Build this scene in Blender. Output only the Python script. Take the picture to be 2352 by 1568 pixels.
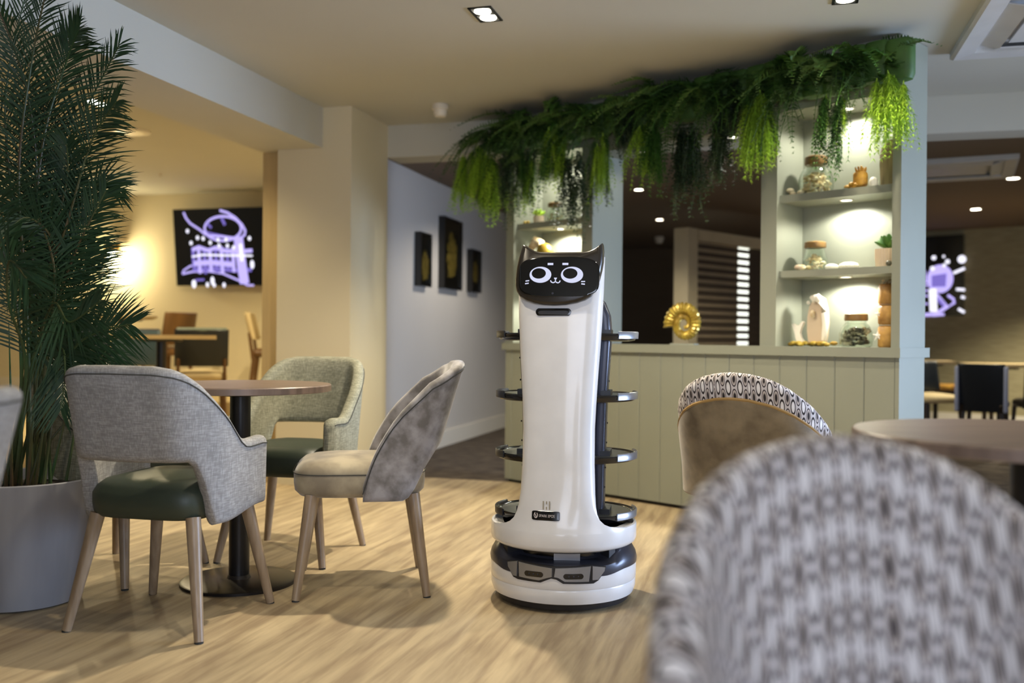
import bpy, math, random
from math import sin, cos, pi, radians as R, sqrt, atan2
from mathutils import Vector, Matrix

for o in list(bpy.data.objects): bpy.data.objects.remove(o)
SC = bpy.context.scene
COL = SC.collection
random.seed(7)

# ------------------------------------------------------------------ camera
cd = bpy.data.cameras.new('camera'); cam = bpy.data.objects.new('camera', cd); COL.objects.link(cam)
cd.sensor_width = 36.0; cd.lens = 2217.64/2352*36; cd.clip_start = .02; cd.clip_end = 60
cam.location = (0, 0, .93)
cam.matrix_world = Matrix.Translation((0, 0, .93)) @ Matrix.Rotation(pi/2-.0033, 4, 'X') @ Matrix.Rotation(.0089, 4, 'Z')
cd.dof.use_dof = True; cd.dof.focus_distance = 3.35; cd.dof.aperture_fstop = 1.65; cd.dof.aperture_blades = 0
SC.camera = cam

# ------------------------------------------------------------------ world, daylight, exposure
SC.view_settings.view_transform = 'Standard'; SC.view_settings.look = 'None'
SC.view_settings.gamma = 1; SC.view_settings.use_curve_mapping = False
SC.view_settings.exposure = 0.70
w = bpy.data.worlds.new('world'); SC.world = w; w.use_nodes = True
w.node_tree.nodes['Background'].inputs[0].default_value = (.62, .74, 1, 1)
w.node_tree.nodes['Background'].inputs[1].default_value = .25

def area(name, loc, target, sx, sy, power, col):
    l = bpy.data.lights.new(name, 'AREA'); l.shape = 'RECTANGLE'; l.size = sx; l.size_y = sy; l.energy = power; l.color = col
    o = bpy.data.objects.new(name, l); COL.objects.link(o); o.location = loc
    o.rotation_euler = (Vector(target)-Vector(loc)).to_track_quat('-Z', 'Y').to_euler(); return o
def spot(name, loc, power, col, ang=120, blend=.6, size=.04, target=None):
    l = bpy.data.lights.new(name, 'SPOT'); l.energy = power; l.color = col; l.spot_size = R(ang); l.spot_blend = blend; l.shadow_soft_size = size
    o = bpy.data.objects.new(name, l); COL.objects.link(o); o.location = loc
    if target: o.rotation_euler = (Vector(target)-Vector(loc)).to_track_quat('-Z', 'Y').to_euler()
    return o
WARM = (1, .87, .66); DAY = (.72, .80, 1.0)
area('window_daylight_rear', (.4, -2.75, 1.35), (0, 4, .8), 3.4, 1.5, 66, DAY)
wl_ = area('window_daylight_right', (5.6, 2.9, .95), (.8, 3.6, .60), 3.0, 1.1, 78, (.52, .68, 1.0)); wl_.data.spread = R(85)
area('window_daylight_right_near', (4.6, -.2, 1.45), (0, 2.6, .9), 2.4, 1.4, 14, DAY)

# ------------------------------------------------------------------ mesh builder
class MB:
    def __init__(s): s.v = []; s.f = []; s.uv = []
    def add(s, vs, fs):
        n = len(s.v); s.v += [tuple(p) for p in vs]; s.f += [tuple(i+n for i in f) for f in fs]; return s
    def box(s, c, d, rz=0, M=None):
        hx, hy, hz = d[0]/2, d[1]/2, d[2]/2; vs = []
        for z in (-hz, hz):
            for x, y in ((-hx, -hy), (hx, -hy), (hx, hy), (-hx, hy)):
                p = Vector((x, y, z))
                if M: p = M @ p
                elif rz: p = Matrix.Rotation(rz, 3, 'Z') @ p
                vs.append(p+Vector(c))
        return s.add(vs, [(0, 3, 2, 1), (4, 5, 6, 7), (0, 1, 5, 4), (1, 2, 6, 5), (2, 3, 7, 6), (3, 0, 4, 7)])
    def rbox(s, c, d, r=.01, rz=0, e=5, n=28, rows=4):
        # rounded box: superellipse plan, rounded top and bottom edges
        hx, hy, hz = d[0]/2, d[1]/2, d[2]/2; L = []
        for i in range(rows+1): a = pi/2*i/rows; L.append((r*(1-sin(a)), -hz+r*(1-cos(a))))
        L = [(r*(1-sin(pi/2*i/rows)), -hz+r*(1-cos(pi/2*i/rows))) for i in range(rows+1)]
        L += [(q, -z) for q, z in reversed(L)]
        loops = []
        for q, z in L:
            lp = []
            for k in range(n):
                a = 2*pi*(k+.5)/n; x = (hx-q)*sgnp(cos(a), 2/e); y = (hy-q)*sgnp(sin(a), 2/e)
                p = Matrix.Rotation(rz, 3, 'Z') @ Vector((x, y, z)); lp.append(p+Vector(c))
            loops.append(lp)
        return s.loft(loops)
    def loft(s, loops, close=True, caps=True, wrap=False):
        n = len(loops[0]); base = len(s.v)
        for lp in loops: s.v += [tuple(p) for p in lp]
        m = len(loops)
        for i in range(m if wrap else m-1):
            for k in range(n if close else n-1):
                a = base+i*n+k; b = base+i*n+(k+1) % n; i2 = (i+1) % m
                c = base+i2*n+(k+1) % n; d = base+i2*n+k
                s.f.append((a, b, c, d))
        if caps and not wrap:
            s.f.append(tuple(base+k for k in reversed(range(n)))); s.f.append(tuple(base+(m-1)*n+k for k in range(n)))
        return s
    def tube(s, pts, rad, n=10, caps=True):
        pts = [Vector(p) for p in pts]; loops = []
        if not isinstance(rad, (list, tuple)): rad = [rad]*len(pts)
        for i, p in enumerate(pts):
            d = (pts[min(i+1, len(pts)-1)]-pts[max(i-1, 0)]).normalized()
            up = Vector((0, 0, 1)) if abs(d.z) < .9 else Vector((0, 1, 0))
            x = d.cross(up).normalized(); y = d.cross(x).normalized()
            loops.append([p+(x*cos(2*pi*k/n)+y*sin(2*pi*k/n))*rad[i] for k in range(n)])
        return s.loft(loops, caps=caps)
    def lathe(s, prof, c=(0, 0, 0), n=32, ell=1.0, caps=True):
        loops = [[(c[0]+r*cos(2*pi*k/n), c[1]+ell*r*sin(2*pi*k/n), c[2]+z) for k in range(n)] for r, z in prof]
        return s.loft(loops, caps=caps)
    def prism(s, poly, f0, f1):
        # poly: 2D points; f0/f1 map (x, y) to 3D of the back and the front outline
        n = len(poly); return s.add([f0(*p) for p in poly]+[f1(*p) for p in poly],
            [tuple(range(n)), tuple(reversed(range(n, 2*n)))]+[(k, n+k, n+(k+1) % n, (k+1) % n) for k in range(n)])
    def ball(s, c, r, sc=(1, 1, 1), n=12, m=8, M=None):
        vs = []; loops = []
        for i in range(m+1):
            a = -pi/2+pi*i/m; rr = max(cos(a), .02)
            lp = []
            for k in range(n):
                p = Vector((rr*cos(2*pi*k/n)*sc[0]*r, rr*sin(2*pi*k/n)*sc[1]*r, sin(a)*sc[2]*r))
                if M: p = M @ p
                lp.append(p+Vector(c))
            loops.append(lp)
        return s.loft(loops)
    def build(s, name, mat, parent=None, smooth=True, loc=None, rz=0, uv=None, sharp=38):
        me = bpy.data.meshes.new(name); me.from_pydata(s.v, [], s.f)
        if uv:
            L = me.uv_layers.new(name='uv')
            for l in me.loops: L.data[l.index].uv = uv[l.vertex_index]
        me.validate()
        import bmesh
        bm = bmesh.new(); bm.from_mesh(me); bmesh.ops.recalc_face_normals(bm, faces=bm.faces); bm.to_mesh(me); bm.free()
        if smooth:
            me.shade_smooth(); me.set_sharp_from_angle(angle=R(sharp))
        me.materials.append(mat)
        return link(name, me, parent, loc, rz)
def sgnp(v, p): return (abs(v)**p)*(1 if v >= 0 else -1)
def link(name, me, parent=None, loc=None, rz=0):
    o = bpy.data.objects.new(name, me); COL.objects.link(o)
    if parent: o.parent = parent
    if loc: o.location = loc
    if rz: o.rotation_euler = (0, 0, rz)
    return o
def tag(o, label=None, cat=None, group=None, kind=None):
    if label: o['label'] = label
    if cat: o['category'] = cat
    if group: o['group'] = group
    if kind: o['kind'] = kind
    return o
def empty(name, loc, rz=0, label=None, cat=None, group=None):
    o = bpy.data.objects.new(name, None); COL.objects.link(o); o.location = loc; o.rotation_euler = (0, 0, rz)
    o.empty_display_size = .05
    return tag(o, label, cat, group)
def copy_tree(o, parent=None):
    c = o.copy(); COL.objects.link(c); c.parent = parent
    for ch in list(o.children): copy_tree(ch, c)
    return c
def struct(o): o['kind'] = 'structure'; return o
def ss(a, b, x):
    t = max(0, min(1, (x-a)/(b-a))); return t*t*(3-2*t)
def interp(tab, x):
    if x <= tab[0][0]: return tab[0][1]
    for (x0, y0), (x1, y1) in zip(tab, tab[1:]):
        if x <= x1: return y0+(y1-y0)*(x-x0)/(x1-x0)
    return tab[-1][1]

# ------------------------------------------------------------------ materials
def lin(h):
    h = h.lstrip('#'); out = []
    for i in (0, 2, 4):
        v = int(h[i:i+2], 16)/255; out.append(v/12.92 if v <= .04045 else ((v+.055)/1.055)**2.4)
    return (*out, 1)
def mat(name, col, rough=.5, metal=0, col2=None, scale=8, detail=3, stretch=(1, 1, 1), bump=0, bscale=None, emit=None, estr=0, coat=0, spec=.5, lo=.35, hi=.65, sheen=0, coord='Object'):
    m = bpy.data.materials.new(name); m.use_nodes = True; nt = m.node_tree; b = nt.nodes['Principled BSDF']
    b.inputs['Base Color'].default_value = lin(col); b.inputs['Roughness'].default_value = rough; b.inputs['Metallic'].default_value = metal
    b.inputs['Specular IOR Level'].default_value = spec
    if coat: b.inputs['Coat Weight'].default_value = coat; b.inputs['Coat Roughness'].default_value = .05
    if sheen: b.inputs['Sheen Weight'].default_value = sheen; b.inputs['Sheen Roughness'].default_value = .4
    if emit: b.inputs['Emission Color'].default_value = lin(emit); b.inputs['Emission Strength'].default_value = estr
    tc = nt.nodes.new('ShaderNodeTexCoord'); mp = nt.nodes.new('ShaderNodeMapping'); mp.inputs['Scale'].default_value = stretch
    nt.links.new(tc.outputs[coord], mp.inputs[0])
    nz = nt.nodes.new('ShaderNodeTexNoise'); nz.inputs['Scale'].default_value = scale; nz.inputs['Detail'].default_value = detail
    nt.links.new(mp.outputs[0], nz.inputs[0])
    c2 = lin(col2) if col2 else tuple([x*.93 for x in lin(col)[:3]]+[1])
    rp = nt.nodes.new('ShaderNodeValToRGB'); rp.color_ramp.elements[0].position = lo; rp.color_ramp.elements[1].position = hi
    rp.color_ramp.elements[0].color = lin(col); rp.color_ramp.elements[1].color = c2
    nt.links.new(nz.outputs[0], rp.inputs[0]); nt.links.new(rp.outputs[0], b.inputs['Base Color'])
    if bump:
        n2 = nt.nodes.new('ShaderNodeTexNoise'); n2.inputs['Scale'].default_value = bscale or scale; n2.inputs['Detail'].default_value = 2
        nt.links.new(mp.outputs[0], n2.inputs[0])
        bp = nt.nodes.new('ShaderNodeBump'); bp.inputs['Strength'].default_value = bump; bp.inputs['Distance'].default_value = .002
        nt.links.new(n2.outputs[0], bp.inputs['Height']); nt.links.new(bp.outputs[0], b.inputs['Normal'])
    return m
def emis(name, col, s):
    m = bpy.data.materials.new(name); m.use_nodes = True; nt = m.node_tree; nt.nodes.clear()
    e = nt.nodes.new('ShaderNodeEmission'); e.inputs[0].default_value = lin(col); e.inputs[1].default_value = s
    o = nt.nodes.new('ShaderNodeOutputMaterial'); nt.links.new(e.outputs[0], o.inputs[0]); return m
def glassm(name, tint='#fbfdfb', fac=.12):
    m = bpy.data.materials.new(name); m.use_nodes = True; nt = m.node_tree; nt.nodes.clear()
    t = nt.nodes.new('ShaderNodeBsdfTransparent'); t.inputs[0].default_value = lin(tint)
    g = nt.nodes.new('ShaderNodeBsdfGlossy'); g.inputs['Roughness'].default_value = .03
    lw = nt.nodes.new('ShaderNodeLayerWeight'); lw.inputs[0].default_value = .12
    mx = nt.nodes.new('ShaderNodeMixShader'); nt.links.new(lw.outputs['Facing'], mx.inputs[0]); nt.links.new(t.outputs[0], mx.inputs[1]); nt.links.new(g.outputs[0], mx.inputs[2])
    o = nt.nodes.new('ShaderNodeOutputMaterial'); nt.links.new(mx.outputs[0], o.inputs[0]); return m

M = {}
M['ceil'] = mat('ceiling_paint', '#c6c5ba', .85, bump=.15, bscale=120, scale=.6)
M['wall'] = mat('cream_wall_paint', '#dcd2b4', .8, bump=.15, bscale=150, scale=.7)
M['wallgrey'] = mat('corridor_wall_paint', '#cfc8bd', .8, bump=.15, bscale=150, scale=.7)
M['wallyellow'] = mat('warm_wall_paint', '#e0d4b2', .85, scale=.7)
M['tan'] = mat('tan_wall_paper', '#c0a878', .8, scale=60, stretch=(1, 1, .05))
M['darkceil'] = mat('dark_ceiling_paint', '#7b6a58', .85, scale=.6)
M['darkwall'] = mat('dark_brown_wall', '#6b5b48', .8, scale=2, stretch=(1, 1, 6))
M['paper'] = mat('woven_wallpaper', '#aca27e', .8, col2='#948a68', scale=5, detail=5, stretch=(1.2, 1.2, 26))
M['white'] = mat('white_trim_paint', '#e8e0cf', .5, scale=1)
M['sage'] = mat('sage_green_paint', '#8f9283', .42, scale=2, bump=.08, bscale=60)
M['carpet'] = mat('streaky_brown_carpet', '#3a3029', .95, col2='#6f6252', scale=7, detail=6, stretch=(1, 4, 1), bump=.5, bscale=300, lo=.38, hi=.68)
M['riser'] = mat('step_riser', '#cdb98a', .7)
M['legwood'] = mat('oak_leg_wood', '#a08d74', .38, col2='#8b775f', scale=9, detail=4, stretch=(6, 6, .6))
M['tablewood'] = mat('walnut_table_laminate', '#857265', .38, col2='#6b5b50', scale=5, detail=5, stretch=(1, 9, 1))
M['black'] = mat('black_powder_coat', '#131316', .33, scale=3)
M['baseplate'] = mat('dark_base_plate', '#2b2725', .32, metal=.4)
M['robotwhite'] = mat('gloss_white_plastic', '#ececec', .22, coat=.3)
M['robotblack'] = mat('gloss_black_plastic', '#0c0c0e', .2, coat=.4)
M['robotdark'] = mat('dark_grey_plastic', '#202126', .38)
M['robotgrey'] = mat('slate_grey_plastic', '#3c3e49', .3, metal=.3)
M['silver'] = mat('satin_silver', '#9c9ea3', .3, metal=.6)
M['screen'] = mat('screen_glass', '#060709', .08, coat=.5)
M['face'] = emis('screen_pixels', '#dadef8', .62)
M['bezel'] = mat('highlight_tinted_black', '#2b2620', .26, coat=.2)  # black plastic; bronze ceiling highlights are mixed into the base colour
M['traymat'] = mat('grey_tray_mat', '#55564d', .3, col2='#3e3f39', scale=6)
M['clear'] = glassm('clear_plastic')
M['glass'] = glassm('jar_glass', '#fbfefb')
M['greenleather'] = mat('dark_green_leather', '#374034', .45, bump=.12, bscale=220)
M['gold'] = mat('gold_leaf', '#b5974a', .4, metal=.5, col2='#7a6127', scale=18, bump=.4)
M['frameblack'] = mat('black_picture_frame', '#0f0e0d', .3, coat=.3)
M['potgrey'] = mat('grey_planter', '#9a9a9c', .6, col2='#86868a', scale=3, stretch=(3, 3, .5), bump=.1, bscale=20)
M['soil'] = mat('dark_soil', '#231b15', .95, bump=1, bscale=60)
M['palm'] = mat('palm_leaf', '#1d3522', .5, col2='#2e4c2c', scale=4, lo=.3, hi=.8)
M['palmstem'] = mat('palm_stem', '#35522c', .5, col2='#4b3a22', scale=3)
M['fern'] = mat('dark_fern', '#2b4b1b', .6, col2='#466a28', scale=5)
M['lime'] = mat('lime_fern', '#b9dd45', .55, col2='#86ad30', scale=6)
M['mid'] = mat('mid_green_leaf', '#4b7a2a', .6, col2='#2f551f', scale=6)
M['trail'] = mat('trailing_leaf', '#45593a', .5, col2='#293b22', scale=9)
M['lidmetal'] = mat('jar_lid_wood', '#8a6a3a', .5, col2='#4a3620', scale=9)
M['shell'] = mat('sea_shell', '#e9dcbb', .45, col2='#b79a6a', scale=28, lo=.4, hi=.62)
M['shellgrey'] = mat('dark_shell', '#8f8a72', .5, col2='#3d3a2c', scale=22)
M['coral'] = mat('yellow_coral', '#c99a3c', .6, col2='#8a5e22', scale=20, bump=.6, bscale=40)
M['ceramic'] = mat('white_ceramic', '#efe9da', .3)
M['pinkish'] = mat('beige_ceramic', '#cbb79c', .5)
M['stone'] = mat('driftwood', '#9a8a63', .75, col2='#7b6d4e', scale=8, stretch=(4, 4, .6), bump=.4)
M['goldresin'] = mat('gold_resin', '#c8ae48', .3, metal=.35, col2='#8a6d28', scale=14)
M['silverresin'] = mat('pale_resin', '#b9bcae', .3, metal=.3)
M['jarwood'] = mat('amber_filling', '#c2954d', .5, col2='#8a6230', scale=16)
M['tvblack'] = mat('tv_black_glass', '#050507', .12, coat=.4)
M['navy'] = mat('navy_leather', '#1c2228', .38, scale=6)
M['teal'] = mat('teal_blue_leather', '#33434a', .45, scale=6)
M['grpiping'] = mat('grey_green_trim', '#5c665a', .5)
M['paleblue'] = mat('pale_blue_fabric', '#a9afc6', .7)
M['cream'] = mat('cream_fabric', '#cdb98c', .8, bump=.2, bscale=200)
M['brownwood'] = mat('brown_wood', '#7d5a33', .4, col2='#5d4123', scale=5, stretch=(1, 1, .3))
M['darkwood'] = mat('dark_wood', '#2e2218', .45)
M['tabletan'] = mat('tan_table_edge', '#c2aa7a', .5)
M['smoke'] = mat('white_plastic', '#e6e0d2', .4)
M['lamp'] = emis('lamp_glow', '#fff6dc', 14)
M['lampsoft'] = emis('niche_lamp_glow', '#fffbe6', 6)
M['sconce'] = emis('sconce_glow', '#fff1c0', 26)
M['winglow'] = emis('far_window_daylight', '#eef1e4', 1.25)
M['acwhite'] = mat('ac_white_plastic', '#c9cbcc', .45)
M['slat'] = mat('taupe_blind_slat', '#4e4131', .7)
M['sheer'] = mat('sheer_blind', '#b7a384', .8)
M['blindframe'] = mat('cream_blind_frame', '#cbbd9b', .55)
M['velvetline'] = mat('tan_piping', '#a8864e', .6)

def woodfloor():
    m = bpy.data.materials.new('pale_oak_floor'); m.use_nodes = True; nt = m.node_tree; b = nt.nodes['Principled BSDF']
    tc = nt.nodes.new('ShaderNodeTexCoord'); mp = nt.nodes.new('ShaderNodeMapping')
    mp.inputs['Rotation'].default_value = (0, 0, .2683); nt.links.new(tc.outputs['Object'], mp.inputs[0])
    def noise(sx, sy, sc, det, dist=0):
        q = nt.nodes.new('ShaderNodeMapping'); q.inputs['Scale'].default_value = (sx, sy, 1); nt.links.new(mp.outputs[0], q.inputs[0])
        n = nt.nodes.new('ShaderNodeTexNoise'); n.inputs['Scale'].default_value = sc; n.inputs['Detail'].default_value = det; n.inputs['Distortion'].default_value = dist
        nt.links.new(q.outputs[0], n.inputs[0]); return n
    n1 = noise(11, .95, 2.0, 6, .35); n2 = noise(3.6, .55, 1.5, 4, .4); n3 = noise(60, 4, 2, 3)
    def ramp(n, a, b_, c1, c2):
        r = nt.nodes.new('ShaderNodeValToRGB'); r.color_ramp.elements[0].position = a; r.color_ramp.elements[1].position = b_
        r.color_ramp.elements[0].color = c1; r.color_ramp.elements[1].color = c2; nt.links.new(n.outputs[0], r.inputs[0]); return r
    base = ramp(n1, .36, .62, lin('#a69172'), lin('#cdb993'))
    big = ramp(n2, .35, .65, (.80, .79, .79, 1), (1, 1, 1, 1)); fine = ramp(n3, .3, .7, (.9, .9, .9, 1), (1, 1, 1, 1))
    def mul(a, c):
        x = nt.nodes.new('ShaderNodeMix'); x.data_type = 'RGBA'; x.blend_type = 'MULTIPLY'; x.inputs[0].default_value = 1
        nt.links.new(a, x.inputs[6]); nt.links.new(c, x.inputs[7]); return x.outputs[2]
    nt.links.new(mul(mul(base.outputs[0], big.outputs[0]), fine.outputs[0]), b.inputs['Base Color'])
    b.inputs['Roughness'].default_value = .52; b.inputs['Specular IOR Level'].default_value = .35
    bp = nt.nodes.new('ShaderNodeBump'); bp.inputs['Strength'].default_value = .12; bp.inputs['Distance'].default_value = .002
    nt.links.new(n3.outputs[0], bp.inputs['Height']); nt.links.new(bp.outputs[0], b.inputs['Normal'])
    return m
M['floor'] = woodfloor()

def weave(name, c1, c2, c3):
    m = bpy.data.materials.new(name); m.use_nodes = True; nt = m.node_tree; b = nt.nodes['Principled BSDF']
    tc = nt.nodes.new('ShaderNodeTexCoord')
    def nz(s, sc, d=2):
        q = nt.nodes.new('ShaderNodeMapping'); q.inputs['Scale'].default_value = s; nt.links.new(tc.outputs['Object'], q.inputs[0])
        n = nt.nodes.new('ShaderNodeTexNoise'); n.inputs['Scale'].default_value = sc; n.inputs['Detail'].default_value = d; nt.links.new(q.outputs[0], n.inputs[0]); return n
    a = nz((1, 1, .12), 260); c = nz((.12, .12, 1), 260); d = nz((1, 1, 1), 14, 4)
    ad = nt.nodes.new('ShaderNodeMath'); ad.operation = 'ADD'; nt.links.new(a.outputs[0], ad.inputs[0]); nt.links.new(c.outputs[0], ad.inputs[1])
    ad2 = nt.nodes.new('ShaderNodeMath'); ad2.operation = 'MULTIPLY_ADD'; ad2.inputs[1].default_value = .35; nt.links.new(d.outputs[0], ad2.inputs[0]); nt.links.new(ad.outputs[0], ad2.inputs[2])
    r = nt.nodes.new('ShaderNodeValToRGB'); e = r.color_ramp.elements
    e[0].position = .98; e[0].color = lin(c1); e[1].position = 1.0; e[1].color = lin(c3)
    e[0].position = .45
    mul = nt.nodes.new('ShaderNodeMath'); mul.operation = 'MULTIPLY'; mul.inputs[1].default_value = .5; nt.links.new(ad2.outputs[0], mul.inputs[0])
    e[0].position = .48; e[1].position = .72; x = r.color_ramp.elements.new(.6); x.color = lin(c2)
    nt.links.new(mul.outputs[0], r.inputs[0]); nt.links.new(r.outputs[0], b.inputs['Base Color']); b.inputs['Roughness'].default_value = .9
    bp = nt.nodes.new('ShaderNodeBump'); bp.inputs['Strength'].default_value = .35; bp.inputs['Distance'].default_value = .001
    nt.links.new(ad.outputs[0], bp.inputs['Height']); nt.links.new(bp.outputs[0], b.inputs['Normal'])
    return m
M['greyweave'] = weave('grey_woven_fabric', '#888785', '#989795', '#abaaa9')
M['greenweave'] = weave('sage_woven_fabric', '#787866', '#8c8b78', '#a3a28d')
M['velvet'] = mat('mottled_grey_velvet', '#a3a0a2', .7, col2='#6e6a67', scale=15, detail=7, lo=.38, hi=.62, sheen=.5, bump=.2, bscale=30)
M['velvetseat'] = mat('mottled_beige_velvet', '#b3a78c', .7, col2='#857a66', scale=10, detail=6, lo=.36, hi=.66, sheen=.4, bump=.2, bscale=30)
M['seam'] = mat('dark_seam', '#3c3d3a', .8)

def ovals():
    # upright oval lattice print: pale ovals with dark outlines and small dark lozenges between, from the fabric's own UV (metres)
    m = bpy.data.materials.new('oval_print_fabric'); m.use_nodes = True; nt = m.node_tree; b = nt.nodes['Principled BSDF']
    uv = nt.nodes.new('ShaderNodeUVMap'); sp = nt.nodes.new('ShaderNodeSeparateXYZ'); nt.links.new(uv.outputs[0], sp.inputs[0])
    def m1(op, a, bb=None, c=None):
        n = nt.nodes.new('ShaderNodeMath'); n.operation = op
        for i, x in enumerate((a, bb, c)):
            if x is None: continue
            if isinstance(x, (int, float)): n.inputs[i].default_value = x
            else: nt.links.new(x, n.inputs[i])
        return n.outputs[0]
    def cell(off):
        U = m1('SUBTRACT', m1('FRACT', m1('MULTIPLY_ADD', sp.outputs[0], 1/.033, off)), .5)
        V = m1('SUBTRACT', m1('FRACT', m1('MULTIPLY_ADD', sp.outputs[1], 1/.066, off)), .5)
        return m1('SQRT', m1('ADD', m1('POWER', m1('ABSOLUTE', m1('DIVIDE', U, .25)), 2), m1('POWER', m1('ABSOLUTE', m1('DIVIDE', V, .46)), 2)))
    d1 = cell(0); d2 = cell(.5)
    def ramp(d, stops):
        r = nt.nodes.new('ShaderNodeValToRGB'); r.color_ramp.interpolation = 'LINEAR'; e = r.color_ramp.elements
        e[0].position = stops[0][0]; e[0].color = lin(stops[0][1]); e[1].position = stops[-1][0]; e[1].color = lin(stops[-1][1])
        for p, c in stops[1:-1]: x = e.new(p); x.color = lin(c)
        nt.links.new(d, r.inputs[0]); return r.outputs[0]
    A = ramp(d1, [(0, '#f4f0ee'), (.62, '#e3ddd9'), (.70, '#2c2526'), (.92, '#2c2526'), (1, '#cfc8c6')])
    B = ramp(d2, [(0, '#2a2426'), (.40, '#342d2e'), (.50, '#9a8f88'), (.76, '#cfc4bb'), (.82, '#40363a'), (.94, '#40363a'), (1, '#cfc8c6')])
    mx = nt.nodes.new('ShaderNodeMix'); mx.data_type = 'RGBA'; nt.links.new(m1('LESS_THAN', d2, d1), mx.inputs[0])
    nt.links.new(A, mx.inputs[6]); nt.links.new(B, mx.inputs[7]); nt.links.new(mx.outputs[2], b.inputs['Base Color'])
    b.inputs['Roughness'].default_value = .85
    return m
M['ovals'] = ovals()
M['tanvelvet'] = mat('tan_velvet', '#8a7a5e', .7, col2='#6b5c44', scale=12, detail=5, sheen=.4)
M['ovalseat'] = mat('pale_patterned_seat', '#b8ada6', .8, col2='#7d7370', scale=60, detail=2)

# ------------------------------------------------------------------ room grid: a runs right, b runs away, origin at the cream column's corner
TG = .2683
GP = Vector((cos(TG), -sin(TG), 0)); GG = Vector((sin(TG), cos(TG), 0)); Q0 = Vector((-.998, 5.942, 0))
def G(a, b, z=0): return Q0+GP*a+GG*b+Vector((0, 0, z))
def gbox(name, a0, a1, b0, b1, z0, z1, m, kind=True):
    o = MB().box(G((a0+a1)/2, (b0+b1)/2, (z0+z1)/2), (a1-a0, b1-b0, z1-z0), rz=-TG).build(name, m, smooth=False)
    if kind: struct(o)
    return o
CH = 2.35
def poly(name, pts, z, m, th=.05, up=True):
    b = MB(); n = len(pts); z1 = z-th if up else z+th
    b.add([(p[0], p[1], z) for p in pts]+[(p[0], p[1], z1) for p in pts], [tuple(range(n)), tuple(range(2*n-1, n-1, -1))]+[(k, (k+1) % n, n+(k+1) % n, n+k) for k in range(n)])
    return struct(b.build(name, m, smooth=False))
poly('floor', [G(-6.5, .573), G(-6.5, -9.5), G(7.2, -9.5), G(7.2, .573)], 0, M['floor'])
fc = poly('floor_carpet', [G(-.35, .573), G(9.5, .573), G(9.5, 9), G(-.35, 9)], .001, M['carpet'])
poly('ceiling', [G(-6.5, .6), G(-6.5, -9.5), G(7.2, -9.5), G(7.2, .6)], CH, M['ceil'], up=False)
poly('ceiling_left_room', [G(-6.5, .6), G(-.35, .6), G(-.35, 3.1), G(-6.5, 3.1)], CH, M['ceil'], up=False)
poly('ceiling_back_room', [G(-.35, .8), G(9.5, .8), G(9.5, 9), G(-.35, 9)], 2.227, M['darkceil'], up=False)
gbox('wall_left', -6.6, -6.5, -9.5, 3.2, 0, CH, M['wall'])
gbox('wall_rear', -6.5, 7.2, -9.6, -9.5, 0, CH, M['wall'])
gbox('wall_right', 7.2, 7.3, -9.5, .8, 0, CH, M['wall'])
gbox('trim_ceiling_beam_left', -.644, -.194, -9.4, .573, 2.10, CH, M['ceil'])
gbox('wall_column', -.503, 0, 0, .573, 0, CH, M['wall'])
gbox('wall_column_return', -.64, -.503, .06, .573, 0, 2.10, M['tan'])
gbox('trim_ceiling_beam_back', -.0, 9.2, .573, .80, 2.136, CH, M['ceil'])
gbox('wall_corridor', -.35, -.212, .573, 8.5, 0, 2.40, M['wallgrey'])
gbox('baseboard_corridor', -.212, -.197, .58, 8.4, 0.002, .135, M['white'])
gbox('wall_left_room_back', -6.5, -.35, 3.0, 3.12, 0, CH, M['wallyellow'])
gbox('floor_platform_low', -6.5, -.66, .10, 1.9, 0, .18, M['riser'])
gbox('floor_platform_high', -6.5, -.36, 1.9, 3.0, 0, .36, M['riser'])
gbox('baseboard_left_room', -6.4, -.36, 2.985, 3.0, .36, .47, M['white'])
gbox('wall_back_room_end', -.3, 9.5, 8.4, 8.5, 0, 2.3, M['darkwall'])
# woven-paper wall at the far right, turned to the grid
wr = Vector((5.07, 11.2, 0)); wd = Vector((cos(R(-38)), sin(R(-38)), 0)); wn = Vector((-sin(R(38)), -cos(R(38)), 0))
struct(MB().box(wr+wd*1.2-wn*.06+Vector((0, 0, 1.12)), (5.6, .12, 2.24), rz=R(-38)).build('wall_far_right', M['paper'], smooth=False))
struct(MB().box(wr+wd*1.2+wn*.01+Vector((0, 0, .06)), (5.6, .02, .11), rz=R(-38)).build('baseboard_far_right', M['white'], smooth=False))

# windows of the main room (behind and right of the camera): frames with panes
def window(name, loc, rz, wdt, hgt):
    t = empty(name, loc, rz); t['kind'] = 'structure'
    b = MB()
    for x in (-wdt/2, 0, wdt/2): b.box((x, 0, 0), (.06, .06, hgt))
    for z in (-hgt/2, hgt/2): b.box((0, 0, z), (wdt+.06, .06, .06))
    b.build('window_frame', M['white'], t, smooth=False)
    return t
window('window_1', (.4, -2.95, 1.35), 0, 3.4, 1.5)

# ------------------------------------------------------------------ divider unit, at 45 degrees: t along its front, s into its depth
UA = .784
UU = Vector((sin(UA), -cos(UA), 0)); UW = Vector((cos(UA), sin(UA), 0)); UO = Vector((-.043, 6.275, 0))
def U(t, s, z): return UO+UU*t+UW*s+Vector((0, 0, z))
UR = atan2(UU.y, UU.x)
DEP = .285; LEN = 2.587
unit = empty('divider_unit', UO, 0, 'sage green painted room divider with lit display niches and a panelled base', 'divider')
def ub(name, t0, t1, s0, s1, z0, z1, m=None, parent=unit):
    c = UU*((t0+t1)/2)+UW*((s0+s1)/2)+Vector((0, 0, (z0+z1)/2))
    return MB().box(c, (t1-t0, s1-s0, z1-z0), rz=UR).build(name, m or M['sage'], parent, smooth=False)
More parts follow.
